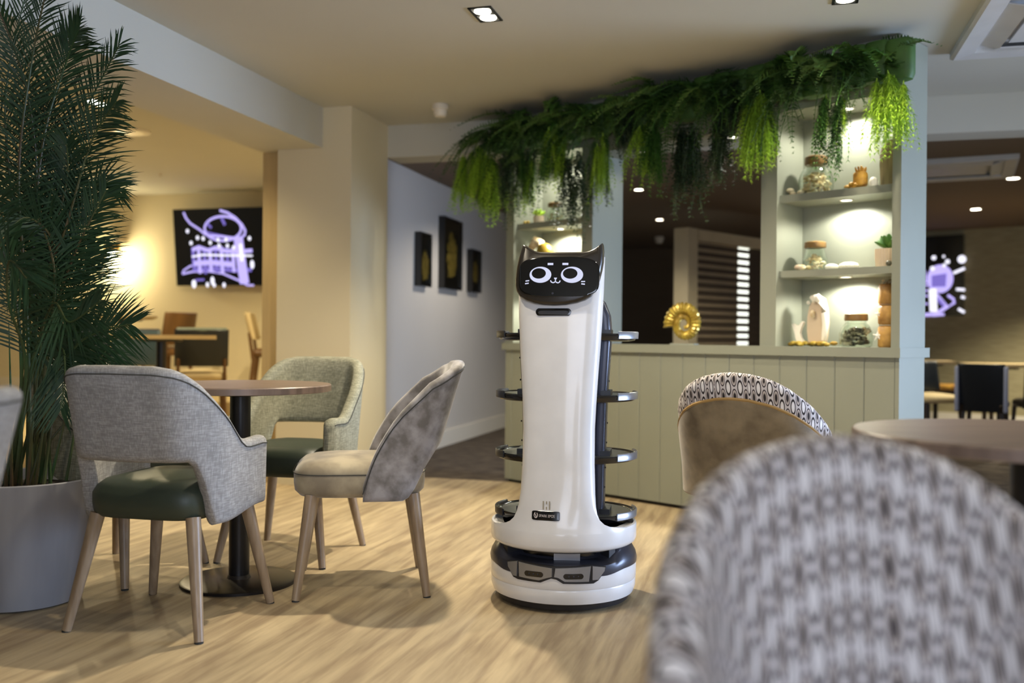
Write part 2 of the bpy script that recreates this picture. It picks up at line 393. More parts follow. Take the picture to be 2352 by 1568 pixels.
# base: carcass, vertical boards, plinth
ub('base_carcass', .01, LEN-.001, .014, DEP, .03, .856)
ub('plinth', .01, LEN-.01, .03, DEP-.02, 0, .03, M['black'])
edges = [2.567-.1475*k for k in range(0, 18)]
bl = [0.0]+sorted(edges)
for a, b_ in zip(bl, bl[1:]):
    if b_-a < .02: continue
    w_ = b_-a
    mb = MB(); z0, z1 = .022, .856
    prof = [(a+.0005, .014), (a+.0005, .0035), (a+.004, 0), (b_-.004, 0), (b_-.0005, .0035), (b_-.0005, .014)]
    loops = [[UU*t+UW*s+Vector((0, 0, z)) for t, s in prof] for z in (z0, z1)]
    mb.loft(loops).build('panel_board', M['sage'], unit, smooth=False)
ub('corner_strip', 2.568, LEN, -.002, .014, .022, .856)
ub('ledge', -.01, LEN+.012, -.022, DEP+.03, .856, .902)
# uprights and header
for t0, t1 in ((0, .0705), (.646, .7315), (1.862, 1.952), (2.546, LEN)):
    ub('upright', t0, t1, 0, DEP, .902, 2.345)
for t0, t1 in ((.0705, .646), (1.952, 2.546)):
    ub('niche_back', t0, t1, DEP-.02, DEP, .902, 2.083)
    ub('niche_top', t0, t1, 0.004, DEP, 2.083, 2.345)
    ub('shelf', t0, t1, .03, DEP-.02, 1.630, 1.667)
    ub('shelf', t0, t1, .03, DEP-.02, 1.250, 1.284)
ub('header', .7315, 1.862, .004, DEP, 2.035, 2.345)
# niche lamps
NL = []
for t in (.333, 2.25):
    for z in (2.083, 1.630, 1.250): NL.append((t, z, 9.5))
NL += [(.999, 2.035, 1.2), (1.594, 2.035, 1.2)]
for i, (t, z, pw) in enumerate(NL):
    n = 'niche_spotlight'
    lab = ['recessed spotlight in the top of the left niche', 'recessed spotlight under the upper shelf of the left niche', 'recessed spotlight under the lower shelf of the left niche',
           'recessed spotlight in the top of the right niche', 'recessed spotlight under the upper shelf of the right niche', 'recessed spotlight under the lower shelf of the right niche',
           'small recessed spotlight in the header above the opening, nearer the left niche', 'small recessed spotlight in the header above the opening, nearer the right niche'][i]
    e = empty(n, U(t, .15, z), 0, lab, 'spotlight', 'recessed spotlights in the divider unit')
    MB().lathe([(.034, 0), (.034, -.003), (.026, -.004), (.026, 0)], n=20, caps=False).build('rim', M['smoke'], e)
    MB().lathe([(.026, -.0015), (.001, -.0018)], n=20).build('lens', M['lampsoft'], e)
    s = spot('niche_lamp', U(t, .15, z-.012), pw, (1, .97, .85), 160, .35, .02)

# ------------------------------------------------------------------ ceiling lamps
def dual_downlight(loc, label):
    e = empty('double_downlight', loc, -TG, label, 'ceiling light', 'double recessed downlights')
    b = MB()
    for x, y, dx, dy in ((-.047, 0, .012, .19), (.047, 0, .012, .19), (0, -.089, .1, .012), (0, .089, .1, .012), (0, 0, .09, .008)): b.box((x, y, -.002), (dx, dy, .006))
    b.build('frame', M['black'], e, smooth=False)
    MB().box((0, 0, -.0012), (.084, .17, .002)).build('well', M['silver'], e, smooth=False)
    for y in (-.042, .042):
        MB().lathe([(.036, 0), (.036, -.004), (.001, -.008)], c=(0, y, -.002), n=20).build('lamp', M['lamp'], e)
    return e
dual_downlight((-.129, 4.237, CH), 'square dark framed double downlight in the ceiling, top centre of the picture')
dual_downlight((1.36, 3.97, CH), 'double downlight at the very top edge of the ceiling, above the hanging ferns')
dual_downlight((-2.554, 5.911, CH), 'double downlight glimpsed through the palm fronds in the left room')
spot('downlight_a', (-.129, 4.237, CH-.02), 125, WARM, 135, .5, .035)
spot('downlight_b', (1.36, 3.97, CH-.02), 36, WARM, 130, .5, .035)
spot('downlight_c', (-.61, 2.50, CH-.02), 30, WARM, 130, .5, .035)
spot('downlight_d', (.88, 2.2, CH-.02), 16, WARM, 130, .5, .035)
spot('downlight_e', (-2.554, 5.911, CH-.02), 60, (1, .82, .5), 140, .5, .035)
spot('downlight_f', (-3.2, 7.4, CH-.02), 75, (1, .82, .5), 150, .6, .035)
spot('downlight_g', (-1.9, 7.5, CH-.02), 60, (1, .82, .5), 150, .6, .035)
def round_light(loc, label, pw, r=.035):
    e = empty('round_downlight', loc, 0, label, 'ceiling light', 'round downlights in the dark back room ceiling')
    MB().lathe([(r+.012, 0), (r+.01, -.004), (r, -.004), (r, 0)], n=20, caps=False).build('rim', M['smoke'], e)
    MB().lathe([(r, -.002), (.001, -.003)], n=20).build('lens', M['lamp'], e)
    spot('back_room_spot', (loc[0], loc[1], loc[2]-.02), pw, (1, .9, .68), 110, .6, .03)
BZ = 2.227
round_light((1.085, 8.359, BZ), 'round downlight in the dark ceiling, the nearer one seen through the divider opening', 13)
round_light((1.583, 10.437, BZ), 'round downlight in the dark ceiling, the farther one seen through the divider opening', 13)
round_light((3.939, 7.615, BZ), 'round downlight in the dark ceiling by the right edge of the picture', 26, .045)
round_light((4.502, 9.4, BZ), 'round downlight in the dark ceiling above the right television', 26, .045)
spot('back_room_spot', (2.55, 8.1, BZ-.02), 30, (1, .9, .68), 130, .6, .03)  # added spot without a fixture, out of sight behind the right tower, brightens the blind
spot('back_room_spot', (5.3, 9.2, BZ-.02), 190, (1, .9, .68), 120, .6, .03)  # extra unseen spot, no fixture, brightens the woven-paper wall

pc_ = G(.85, 2.2, BZ); spot('corridor_fill_spot', (pc_.x, pc_.y, BZ-.02), 40, (1, .93, .82), 150, .5, .04)  # added fill for the corridor wall, hidden behind the divider
# smoke detectors
def detector(loc, label, r=.05, h=.075):
    e = empty('smoke_detector', loc, 0, label, 'detector')
    MB().lathe([(r*.95, 0), (r, -.01), (r, -h*.42), (r*.9, -h*.45)], n=24).build('base', M['smoke'], e)
    MB().lathe([(r*.8, -h*.45), (r*.82, -h*.8), (r*.62, -h), (.001, -h)], n=24).build('head', M['smoke'], e)
detector((-.449, 5.89, CH), 'white smoke detector on the ceiling left of the ferns')
detector((1.848, 12.2, BZ), 'small dim smoke detector on the dark ceiling, seen through the opening', .06, .08)
e = empty('ceiling_speaker', (-2.666, 6.721, CH), 0, 'round white ceiling speaker in the left room beside the palm', 'speaker')
MB().lathe([(.135, 0), (.13, -.012), (.115, -.016)], n=36).build('rim', M['smoke'], e)
MB().lathe([(.112, -.014), (.06, -.018), (.001, -.019)], n=36).build('grille', M['ceramic'], e)
tag(MB().lathe([(.02, 0), (.02, -.006), (.008, -.01), (.008, -.03), (.016, -.032), (.001, -.034)], c=(-3.11, 8.505, CH), n=12).build('sprinkler_head', M['smoke']), 'tiny white sprinkler head on the left room ceiling', 'sprinkler')

# ceiling cassette air conditioners
def cassette(loc, rz, w, label, m):
    e = empty('air_conditioner', loc, rz, label, 'air conditioner')
    b = MB(); h = w/2
    outer = [(-h, -h), (h, -h), (h, h), (-h, h)]; inner = [(x*.8, y*.8) for x, y in outer]
    b.loft([[(x, y, 0) for x, y in outer], [(x, y, -.03) for x, y in outer], [(x*.97, y*.97, -.04) for x, y in outer], [(x, y, -.032) for x, y in inner], [(x*.98, y*.98, -.01) for x, y in inner]], caps=False)
    b.build('panel_frame', m, e, smooth=False)
    for k in range(4):
        Mx = Matrix.Rotation(k*pi/2, 3, 'Z') @ Matrix.Rotation(R(14), 3, 'X')
        c = Matrix.Rotation(k*pi/2, 3, 'Z') @ Vector((0, h*.70, -.028))
        MB().box(c, (w*.62, w*.1, .006), M=Mx).build('louvre', m, e, smooth=False)
    MB().box((0, 0, -.022), (w*.54, w*.54, .012)).build('intake_grille', m, e, smooth=False)
    MB().box((0, 0, -.006), (w*.8, w*.8, .01)).build('well', m, e, smooth=False)
A0 = G(3.341, -.31, CH)
cassette(A0+GP*.475-GG*.475, -TG, .95, 'white ceiling air conditioner cassette at the top right corner', M['acwhite'])
cassette((3.26, 7.18, BZ), R(-25), .85, 'beige lit air conditioner cassette in the dark back room ceiling', M['acwhite'])

# ------------------------------------------------------------------ screens and pictures
def line_strip(b, pts, w, f):
    # flat ribbon of width w along 2D points, mapped by f(x, y, depth)
    n = len(pts); L = []; Rr = []
    for i, p in enumerate(pts):
        q0 = pts[max(i-1, 0)]; q1 = pts[min(i+1, n-1)]; dx, dy = q1[0]-q0[0], q1[1]-q0[1]; l = sqrt(dx*dx+dy*dy) or 1
        nx, ny = -dy/l*w/2, dx/l*w/2; L.append((p[0]+nx, p[1]+ny)); Rr.append((p[0]-nx, p[1]-ny))
    for i in range(n-1):
        b.add([f(*L[i]), f(*L[i+1]), f(*Rr[i+1]), f(*Rr[i])], [(0, 1, 2, 3)])
def ell(cx, cy, rx, ry, a0=0, a1=360, n=36, rot=0):
    out = []
    for k in range(n+1):
        a = R(a0+(a1-a0)*k/n); x, y = rx*cos(a), ry*sin(a); out.append((cx+x*cos(rot)-y*sin(rot), cy+x*sin(rot)+y*cos(rot)))
    return out
lil = emis('screen_lilac', '#c4b6ff', .72); lil2 = emis('screen_white', '#f2f0ff', .85); lild = emis('screen_violet', '#8a7ad8', .55)
def tv(name, c, right, up, w, h, label, art):
    n = right.cross(up).normalized()
    e = empty(name, c, 0, label, 'television')
    Mx = Matrix((right, up, n)).transposed()
    MB().box((0, 0, 0), (w, h, .05), M=Mx).build('body', M['tvblack'], e, smooth=False)
    g = [MB(), MB(), MB()]
    art(g, lambda x, y, d=.027: right*x+up*y+n*d)
    for b_, m, nm in zip(g, (lil, lil2, lild), ('picture_lines', 'picture_lights', 'picture_glow')):
        if b_.v: tag(b_.build(nm, m, e, smooth=False), kind='stuff')
    return e
def art_left(g, f):
    # coordinates in pixels of the photograph around the screen's top-left corner, mapped to metres
    k = .00418
    def F(x, y, d=.027): return f(-.66+x*k, .362-y*k, d)
    L, W_, V = g
    def S(pts, w, b=L, d=.027): line_strip(b, pts, w, lambda x, y: F(x, y, d))
    S(ell(126, 44, 48, 28, n=40), 5.5); S([(24, 4), (30, 18), (40, 30), (56, 40), (66, 46), (78, 56), (92, 60)], 5)
    S([(120, 2), (140, 8), (160, 20), (176, 36), (184, 50), (182, 60), (172, 66), (150, 66), (120, 62), (92, 60)], 5.5)
    S([(78, 50), (100, 56), (130, 62), (160, 70)], 4, V, .0268)
    for cx, cy in ((32, 48), (40, 76), (73, 66), (91, 76), (112, 70), (133, 70), (136, 84), (152, 88), (58, 64), (114, 83), (194, 68)): W_.add([F(*p, .0275) for p in ell(cx, cy, 4, 5, n=10)[:-1]], [tuple(range(10))])
    S([(84, 30), (96, 42)], 6, V); S([(124, 20), (132, 36)], 7, V)
    S([(165, 66), (168, 100), (172, 140), (176, 172)], 24, L, .0272); S([(170, 80), (172, 120)], 8, W_, .0276)
    for i in range(9):
        x = 44+i*15; S([(x, 88+3*sin(i)), (x+1, 146-4*cos(i*2))], 8.5, L if i % 2 else V, .0271)
    S([(42, 92), (60, 86), (84, 94), (104, 88), (130, 96), (168, 98), (200, 96)], 9, L, .0273)
    S([(40, 108), (70, 104), (120, 106), (200, 108)], 4, W_, .0274); S([(44, 124), (90, 122), (150, 128)], 12, L, .0272); S([(44, 138), (90, 136), (160, 142), (196, 140)], 9, V, .0270)
    S([(12, 148), (16, 140), (34, 130), (44, 128)], 4); S([(12, 148), (40, 143), (80, 142), (120, 148), (160, 164), (184, 176), (200, 176)], 4.5)
    for cx, cy, rx, ry in ((42, 172, 6, 10), (92, 165, 5, 10), (78, 174, 4, 6), (122, 175, 4, 6), (96, 175, 4, 5), (198, 128, 5, 10)): W_.add([F(*p, .0275) for p in ell(cx, cy, rx, ry, n=12)[:-1]], [tuple(range(12))])
    S([(46, 163), (70, 162)], 5, V)
LR = Vector((cos(R(-15.4)), sin(R(-15.4)), 0)); UPT = Vector((sin(R(5))*sin(R(-15.4))*-1*-1, -cos(R(-15.4))*sin(R(5))*-1, cos(R(5))))
nL = Vector((LR.y, -LR.x, 0))          # towards the room
UPT = (Vector((0, 0, 1))*cos(R(6))+nL*sin(R(6))).normalized()
P0 = Vector((-3.34, 9.58, 1.795))+nL*.02
tvL = tv('television', P0+LR*.6965, LR, UPT, 1.36, .75, 'wall television in the left room showing lilac light trails on black', art_left)
MB().box(-nL*.07, (.4, .12, .3), rz=R(-15.4)).build('bracket', M['black'], tvL, smooth=False)
def art_right(g, f):
    k = .00515; L, W_, V = g
    def F(x, y, d=.027): return f(.72-(95-x)*k, .46-y*k, d)
    def S(pts, w, b=L, d=.027): line_strip(b, pts, w, lambda x, y: F(x, y, d))
    L.add([F(*p, .0268) for p in ell(46, 96, 28, 32, n=28)[:-1]], [tuple(range(28))])
    V.add([F(*p, .0272) for p in [(28, 88), (60, 84), (58, 114), (28, 114)]], [(0, 1, 2, 3)])
    S([(30, 118), (32, 170)], 16, W_, .0273); S([(38, 130), (62, 160), (76, 150), (74, 142), (62, 133)], 6)
    S([(62, 158), (44, 170), (30, 176), (-10, 178)], 8); S([(30, 178), (55, 176)], 6); S([(40, 140), (56, 156)], 10, V)
    for a, b_ in (((74, 84), (98, 74)), ((80, 120), (98, 122)), ((90, 137), (98, 140)), ((84, 164), (97, 172))): S([a, b_], 6, W_)
    for cx, cy, r_ in ((92, 54, 9), (62, 58, 5), (55, 66, 4), (33, 48, 5), (54, 46, 3), (30, 72, 5)): W_.add([F(*p, .0275) for p in ell(cx, cy, r_, r_, n=12)[:-1]], [tuple(range(12))])
    for y in (100, 108, 120, 132, 150): S([(-40, y), (20, y+2)], 4)
    S(ell(-20, 90, 34, 40, n=30), 5); S([(-60, 40), (-30, 70), (0, 60)], 5)
ctr = wr+wd*(.16)
tvc = ctr-wd*.72+wn*.03
nR = wn
tv('television', Vector((tvc.x, tvc.y, 1.70)), wd, (Vector((0, 0, 1))*cos(R(3))+wn*sin(R(3))).normalized(), 1.44, .93, 'wall television behind the divider post, on the woven wallpaper, showing white rays', art_right)

# three black box frames with gold leaf shapes on the corridor wall
def pic(b0, b1, z0, z1, shape, label):
    e = empty('framed_picture', G(-.212, (b0+b1)/2, (z0+z1)/2), 0, label, 'picture', 'black framed gold pictures on the corridor wall')
    wdt = b1-b0; hgt = z1-z0
    def P(a, b_, z): return GP*a+GG*b_+Vector((0, 0, z))
    fr = MB(); t = .022; d = .055
    for cb, cz, db, dz in ((-wdt/2+t/2, 0, t, hgt), (wdt/2-t/2, 0, t, hgt), (0, hgt/2-t/2, wdt-2*t, t), (0, -hgt/2+t/2, wdt-2*t, t)):
        fr.box(P(d/2, cb, cz), (d, db, dz), rz=-TG)
    fr.build('frame', M['frameblack'], e, smooth=False)
    MB().box(P(.02, 0, 0), (.03, wdt-2*t, hgt-2*t), rz=-TG).build('backboard', M['frameblack'], e, smooth=False)
    g = MB(); rr = random.Random(len(label)); n = 34; out = []
    for k in range(n):
        a = 2*pi*k/n; r = 1+.16*rr.uniform(-1, 1)
        out.append((shape[0]*wdt+cos(a)*wdt*shape[2]*r, shape[1]*hgt+sin(a)*hgt*shape[3]*r))
    g.prism(out, lambda x, z: P(.034, x, z), lambda x, z: P(.040, x, z))
    for k in range(5):
        zz = -hgt*.1+hgt*.09*k; g.box(P(.041, shape[0]*wdt, zz+shape[1]*hgt), (.006, wdt*.3*(1-.12*k), .006), rz=-TG)
    g.build('gold_leaf_shape', M['gold'], e, smooth=False)
    # glass over the box frame
    MB().box(P(.052, 0, 0), (.002, wdt-2*t, hgt-2*t), rz=-TG).build('glass', M['glass'], e, smooth=False)
pic(1.63, 1.88, 1.335, 1.760, (.05, -.12, .30, .28), 'short black box-framed gold picture, nearest of the three on the corridor wall')
pic(2.18, 2.66, 1.345, 1.950, (0, -.05, .26, .32), 'tall black box-framed gold picture, the middle of the three on the corridor wall')
pic(2.95, 3.235, 1.352, 1.745, (0, -.04, .27, .26), 'small black box-framed gold picture, farthest of the three on the corridor wall')

# wall lamp in the left room
SCP = Vector((-4.02, 9.79, 1.80))
e = empty('wall_lamp', SCP, R(-15.4), 'small brass wall lamp casting a bright pool of light beside the palm', 'wall lamp')
MB().box((0, -.02, .02), (.1, .03, .07)).build('back_plate', M['gold'], e, smooth=False)
MB().tube([(0, -.03, .02), (0, -.09, .03)], .012).build('arm', M['gold'], e)
MB().lathe([(.045, .05), (.05, .02), (.06, -.03), (.06, -.035)], c=(0, -.1, 0), n=20).build('shade', M['gold'], e)
MB().ball((0, -.1, -.05), .042).build('bulb', M['sconce'], e)
l = bpy.data.lights.new('wall_lamp_light', 'POINT'); l.energy = 14; l.color = (1, .85, .52); l.shadow_soft_size = .05
o = bpy.data.objects.new('wall_lamp_light', l); COL.objects.link(o); o.location = SCP+nL*.16+Vector((0, 0, -.13))

# ------------------------------------------------------------------ striped blind screen in the back room
BR = pi/4
bd = Vector((cos(BR), sin(BR), 0)); bn = Vector((sin(BR), -cos(BR), 0)); B0 = Vector((1.62, 9.0, 0))
e = empty('blind_screen', B0, 0, 'cream framed window with a striped taupe roller blind, seen through the divider opening', 'blind')
def bb(name, x0, x1, n0, n1, z0, z1, m, sm=False): return MB().box(bd*((x0+x1)/2)+bn*((n0+n1)/2)+Vector((0, 0, (z0+z1)/2)), (x1-x0, abs(n1-n0), z1-z0), rz=BR).build(name, m, e, smooth=sm)
bb('end_post', -.06, .0, -.10, .06, .0, 1.97, M['blindframe'])
bb('side_frame', .0, .11, -.04, .05, .0, 1.97, M['blindframe'])
bb('head_box', .11, 1.75, -.04, .06, 1.86, 1.965, M['blindframe'])
bb('side_frame', 1.35, 1.75, -.04, .02, .0, 1.86, M['slat'])
z = 1.84
k = 0
while z > .60:
    bb('blind_slat', .11, 1.35, .0, .006, z-.040, z, M['slat']); z -= .0735; k += 1
bb('sheer_cloth', .11, .90, -.012, -.010, .0, 1.86, M['sheer']); bb('sheer_cloth', 1.12, 1.35, -.012, -.010, .0, 1.86, M['slat'])
bb('bright_pane', .90, 1.12, -.03, -.022, .0, 1.86, M['winglow'])

# ------------------------------------------------------------------ chairs
def path_half(xa, y0, y1, cx, ry):
    # right half of a U in plan: straight arm from y0 back to y1 at x = xa, then a quarter ellipse to x = cx, then straight to x = 0
    P = []
    n = 9
    for i in range(n): P.append((xa, y0+(y1-y0)*i/n))
    m = 12
    for i in range(m): a = pi/2*i/m; P.append((cx+(xa-cx)*cos(a), y1-ry*sin(a)))
    for i in range(6): P.append((cx*(1-i/5), y1-ry-.012*sin(pi/2*i/5)))
    return P
def shell(xa, y0, y1, cx, ry, top, bot, thick, lean=.2, zref=.45, flare=0, endr=.35, inset=0, name='back_shell', mtl=None, parent=None, nz=7, zmax=None):
    H = path_half(xa, y0, y1, cx, ry); full = H+[(-x, y) for x, y in reversed(H[:-1])]
    n = len(full); half = len(H)-1
    s = [0]
    for i in range(1, n): s.append(s[-1]+sqrt((full[i][0]-full[i-1][0])**2+(full[i][1]-full[i-1][1])**2))
    tot = s[-1]; loops = []; uvs = []; b = MB()
    for i, (x, y) in enumerate(full):
        a = full[max(i-1, 0)]; c = full[min(i+1, n-1)]; dx, dy = c[0]-a[0], c[1]-a[1]; l = sqrt(dx*dx+dy*dy)
        nx, ny = (-dy/l, dx/l); nx, ny = -nx, -ny      # outward
        if nx*x+ny*(y+.02) < 0: nx, ny = -nx, -ny
        d = min(s[i], tot-s[i])
        zt, zb = top(d, tot/2), bot(d, tot/2)
        t = thick*(1 if d > .03 else (endr+(1-endr)*sqrt(max(0, 1-(1-d/.03)**2))))
        wl = ss(.05, -.22, y)
        r = t/2; sec = []
        H_ = max(zt-zb-2*r, .002)
        for k in range(nz+1): sec.append((r, zb+r+H_*k/nz))
        for k in range(1, 6): q = pi*k/6; sec.append((r*cos(q), zt-r+r*sin(q)))
        for k in range(nz+1): sec.append((-r, zt-r-H_*k/nz))
        for k in range(1, 6): q = pi+pi*k/6; sec.append((r*cos(q), zb+r+r*sin(q)))
        lp = []
        for off, z in sec:
            o_ = off-inset+flare*(z-.60)
            ln = lean*max(0, z-zref)*wl
            lp.append((x+nx*o_, y+ny*o_-ln, z))
        loops.append(lp)
        for j, (off, z) in enumerate(sec):       # cloth coordinates run on over the rolled rim
            v_ = z if j <= nz else (zt-r+r*pi*(j-nz)/6 if j <= nz+5 else (zt-r+r*pi+(zt-r-z) if j <= 2*nz+6 else z))
            uvs.append((s[i], v_))
    b.loft(loops)
    return b.build(name, mtl, parent, uv=uvs, sharp=60)
def edge_line(xa, y0, y1, cx, ry, zf, lean, zref, off, r, name, mtl, parent, flare=0, dmin=0.0):
    # a thin cord following the shell at height zf(d)
    H = path_half(xa, y0, y1, cx, ry); full = H+[(-x, y) for x, y in reversed(H[:-1])]; n = len(full); s = [0]
    for i in range(1, n): s.append(s[-1]+sqrt((full[i][0]-full[i-1][0])**2+(full[i][1]-full[i-1][1])**2))
    pts = []
    for i, (x, y) in enumerate(full):
        a = full[max(i-1, 0)]; c = full[min(i+1, n-1)]; dx, dy = c[0]-a[0], c[1]-a[1]; l = sqrt(dx*dx+dy*dy)
        nx, ny = dy/l, -dx/l
        if nx*x+ny*(y+.02) < 0: nx, ny = -nx, -ny
        d = min(s[i], s[-1]-s[i])
        if d < dmin: continue
        z = zf(d, s[-1]/2); wl = ss(.05, -.22, y); o_ = off+flare*(z-.60)
        pts.append((x+nx*o_, y+ny*o_-lean*max(0, z-zref)*wl, z))
    return MB().tube(pts, r, n=6).build(name, mtl, parent)
def cushion(name, hx, hy, z0, z1, m, parent, yc=0, e=4.5, crown=.012, n=36):
    loops = []; h = z1-z0
    for q, z in ((.05, 0), (.02, .05), (.004, .18), (0, .4), (.0, .62), (.012, .80), (.032, .93), (.06, .985)):
        loops.append([((hx-q)*sgnp(cos(2*pi*(k+.5)/n), 2/e), yc+(hy-q)*sgnp(sin(2*pi*(k+.5)/n), 2/e), z0+h*z) for k in range(n)])
    loops.append([((hx-.12)*sgnp(cos(2*pi*(k+.5)/n), 2/e), yc+(hy-.12)*sgnp(sin(2*pi*(k+.5)/n), 2/e), z1+crown*.6) for k in range(n)])
    loops.append([(.04*cos(2*pi*(k+.5)/n), yc+.04*sin(2*pi*(k+.5)/n), z1+crown) for k in range(n)])
    return MB().loft(loops).build(name, m, parent, sharp=75)
def legs(parent, tx, ty, bx, by, zt, r0, r1, m, n=14):
    for sx in (-1, 1):
        for sy in (-1, 1):
            lg = MB().tube([(sx*tx, sy*ty, zt), (sx*(tx+(bx-tx)*.5), sy*(ty+(by-ty)*.5), zt*.5), (sx*bx, sy*by, .004)], [r0, (r0+r1)/2, r1], n=n).build('leg', m, parent)
            MB().lathe([(r1*.95, 0), (r1*.95, .005)], c=(sx*bx, sy*by, 0), n=10).build('foot_glide', M['seam'], lg)

def armchair(loc, rz, fab, label, name='upholstered_armchair'):
    e = empty(name, loc, rz, label, 'chair', None)
    tb = [(0, .560), (.015, .585), (.035, .598), (.10, .594), (.155, .592), (.185, .600), (.215, .630), (.335, .778), (.365, .808), (.40, .828), (.45, .838), (.7, .842)]
    top = lambda d, T: interp(tb, d)
    bot = lambda d, T: .362-.025*ss(.05, .26, d)+.205*ss(.315, .385, d)
    kw = dict(xa=.225, y0=.185, y1=-.07, cx=.105, ry=.155)
    shell(**kw, top=top, bot=bot, thick=.05, lean=.22, name='back_shell', mtl=fab, parent=e, flare=.02)
    edge_line(**kw, zf=lambda d, T: top(d, T)-.026, lean=.22, zref=.45, off=.0262, r=.0022, name='seam', mtl=M['seam'], parent=e, flare=.02, dmin=.02)
    cushion('seat', .206, .213, .35, .480, M['greenleather'], e)
    legs(e, .168, .165, .23, .23, .365, .0235, .0145, M['legwood'])
    return e
chA = armchair((-1.11, 3.19, 0), R(-13), M['greyweave'], 'grey woven armchair with green leather seat, seen from behind in front of the left table')
chB = armchair((-.93, 4.13, 0), R(168.5), M['greenweave'], 'sage woven armchair with green seat, behind the left table and facing the camera')
chD = armchair((-1.54, 3.81, 0), R(-110), M['greenweave'], 'sage woven armchair mostly hidden behind the palm and the grey armchair')
chE = armchair((-1.19, 1.56, 0), R(98), M['greyweave'], 'blurred grey woven armchair cut off by the left edge of the picture')

def side_chair(loc, rz, label):
    e = empty('upholstered_side_chair', loc, rz, label, 'chair')
    kw = dict(xa=.232, y0=.0, y1=-.08, cx=.10, ry=.155)
    tb = [(0, .40), (.04, .53), (.09, .655), (.16, .770), (.23, .822), (.31, .843), (.6, .848)]
    top = lambda d, T: interp(tb, d)
    bot = lambda d, T: .345+.175*ss(.14, .28, d)
    shell(**kw, top=top, bot=bot, thick=.044, lean=.30, name='back_shell', mtl=M['velvet'], parent=e, flare=.0)
    edge_line(**kw, zf=lambda d, T: top(d, T)-.024, lean=.30, zref=.45, off=.0235, r=.0022, name='seam', mtl=M['seam'], parent=e, dmin=.0)
    cushion('seat', .225, .24, .352, .484, M['velvetseat'], e, yc=.01)
    edge = [((.2262)*sgnp(cos(2*pi*(k+.5)/40), .45), .01+.2412*sgnp(sin(2*pi*(k+.5)/40), .45), .440) for k in range(41)]
    MB().tube(edge, .002, n=5).build('seat_seam', M['seam'], e)
    legs(e, .18, .18, .23, .23, .365, .0245, .0145, M['legwood'])
    return e
chC = side_chair((-.56, 3.647, 0), R(99), 'mottled grey velvet side chair seen in profile, right of the left table')

def tub_chair(loc, rz, label):
    e = empty('patterned_shell_chair', loc, rz, label, 'chair', 'shell backed chairs in oval print around the right table')
    tb = [(0, .40), (.04, .49), (.10, .56), (.18, .64), (.25, .708), (.32, .762), (.38, .793), (.44, .808), (.50, .814), (.7, .814)]
    top = lambda d, T: interp(tb, d)
    bot = lambda d, T: .335
    kw = dict(xa=.262, y0=.08, y1=-.05, cx=.06, ry=.20)
    shell(**kw, top=top, bot=bot, thick=.066, lean=.22, flare=.06, name='outer_shell', mtl=M['ovals'], parent=e, nz=9, endr=.6)
    k2 = dict(kw, y0=.035)
    shell(**k2, top=lambda d, T: top(d+.045, T)-.075*ss(-.05, .15, d)-.02, bot=lambda d, T: .33, thick=.022, lean=.22, flare=.06, inset=-.030, name='outer_panel', mtl=M['tanvelvet'], parent=e, endr=.6)
    edge_line(**k2, zf=lambda d, T: top(d+.045, T)-.075*ss(-.05, .15, d)-.021, lean=.22, zref=.45, off=.036, r=.006, name='piping', mtl=M['velvetline'], parent=e, flare=.06, dmin=.01)
    cushion('seat', .226, .235, .345, .475, M['ovalseat'], e, yc=.03)
    legs(e, .18, .17, .22, .21, .355, .022, .014, M['legwood'])
    return e
chF = tub_chair((.985, 3.80, 0), R(-32), 'shell chair with plain tan back and oval print rim, in front of the divider base')
chG = tub_chair((.398, .86, 0), R(179), 'large blurred oval print chair filling the near right foreground'); chG.scale = (.90, 1, 1)

# ------------------------------------------------------------------ round pedestal tables
def ped_table(loc, r, label, base_r=.205):
    e = empty('round_pedestal_table', loc, 0, label, 'table', None)
    MB().lathe([(r-.008, .722), (r, .724), (r, .745), (r-.004, .749), (.001, .75)], n=72).build('tabletop', M['tablewood'], e, sharp=30)
    MB().lathe([(.001, .705), (.08, .705), (.085, .722), (.001, .7225)], n=24).build('top_bracket', M['black'], e)
    MB().lathe([(.038, .02), (.038, .71)], n=28).build('pedestal', M['black'], e)
    MB().lathe([(base_r, .0), (base_r, .010), (base_r-.01, .014), (.045, .018), (.04, .03)], n=56).build('base_plate', M['baseplate'], e)
    return e
ped_table((-1.025, 3.65, 0), .338, 'round walnut laminate pedestal table between the left armchairs', .215)
ped_table((1.05, 1.95, 0), .342, 'round walnut laminate pedestal table cut by the right edge, beside the patterned chairs')

# ------------------------------------------------------------------ delivery robot
rob = empty('delivery_robot', (.193, 3.50, 0), R(-10), 'white serving robot with cat-eared screen face and four round trays', 'robot')
RB = .262
MB().lathe([(.20, .004), (.235, .01), (.24, .03)], n=64).build('undertray', M['robotdark'], rob)
MB().lathe([(.236, .028), (.252, .034), (.2595, .055), (.2605, .078), (.2585, .083), (.2615, .088), (.262, .11), (.262, .150), (.2585, .156), (.24, .157)], n=96).build('lower_ring', M['robotwhite'], rob)
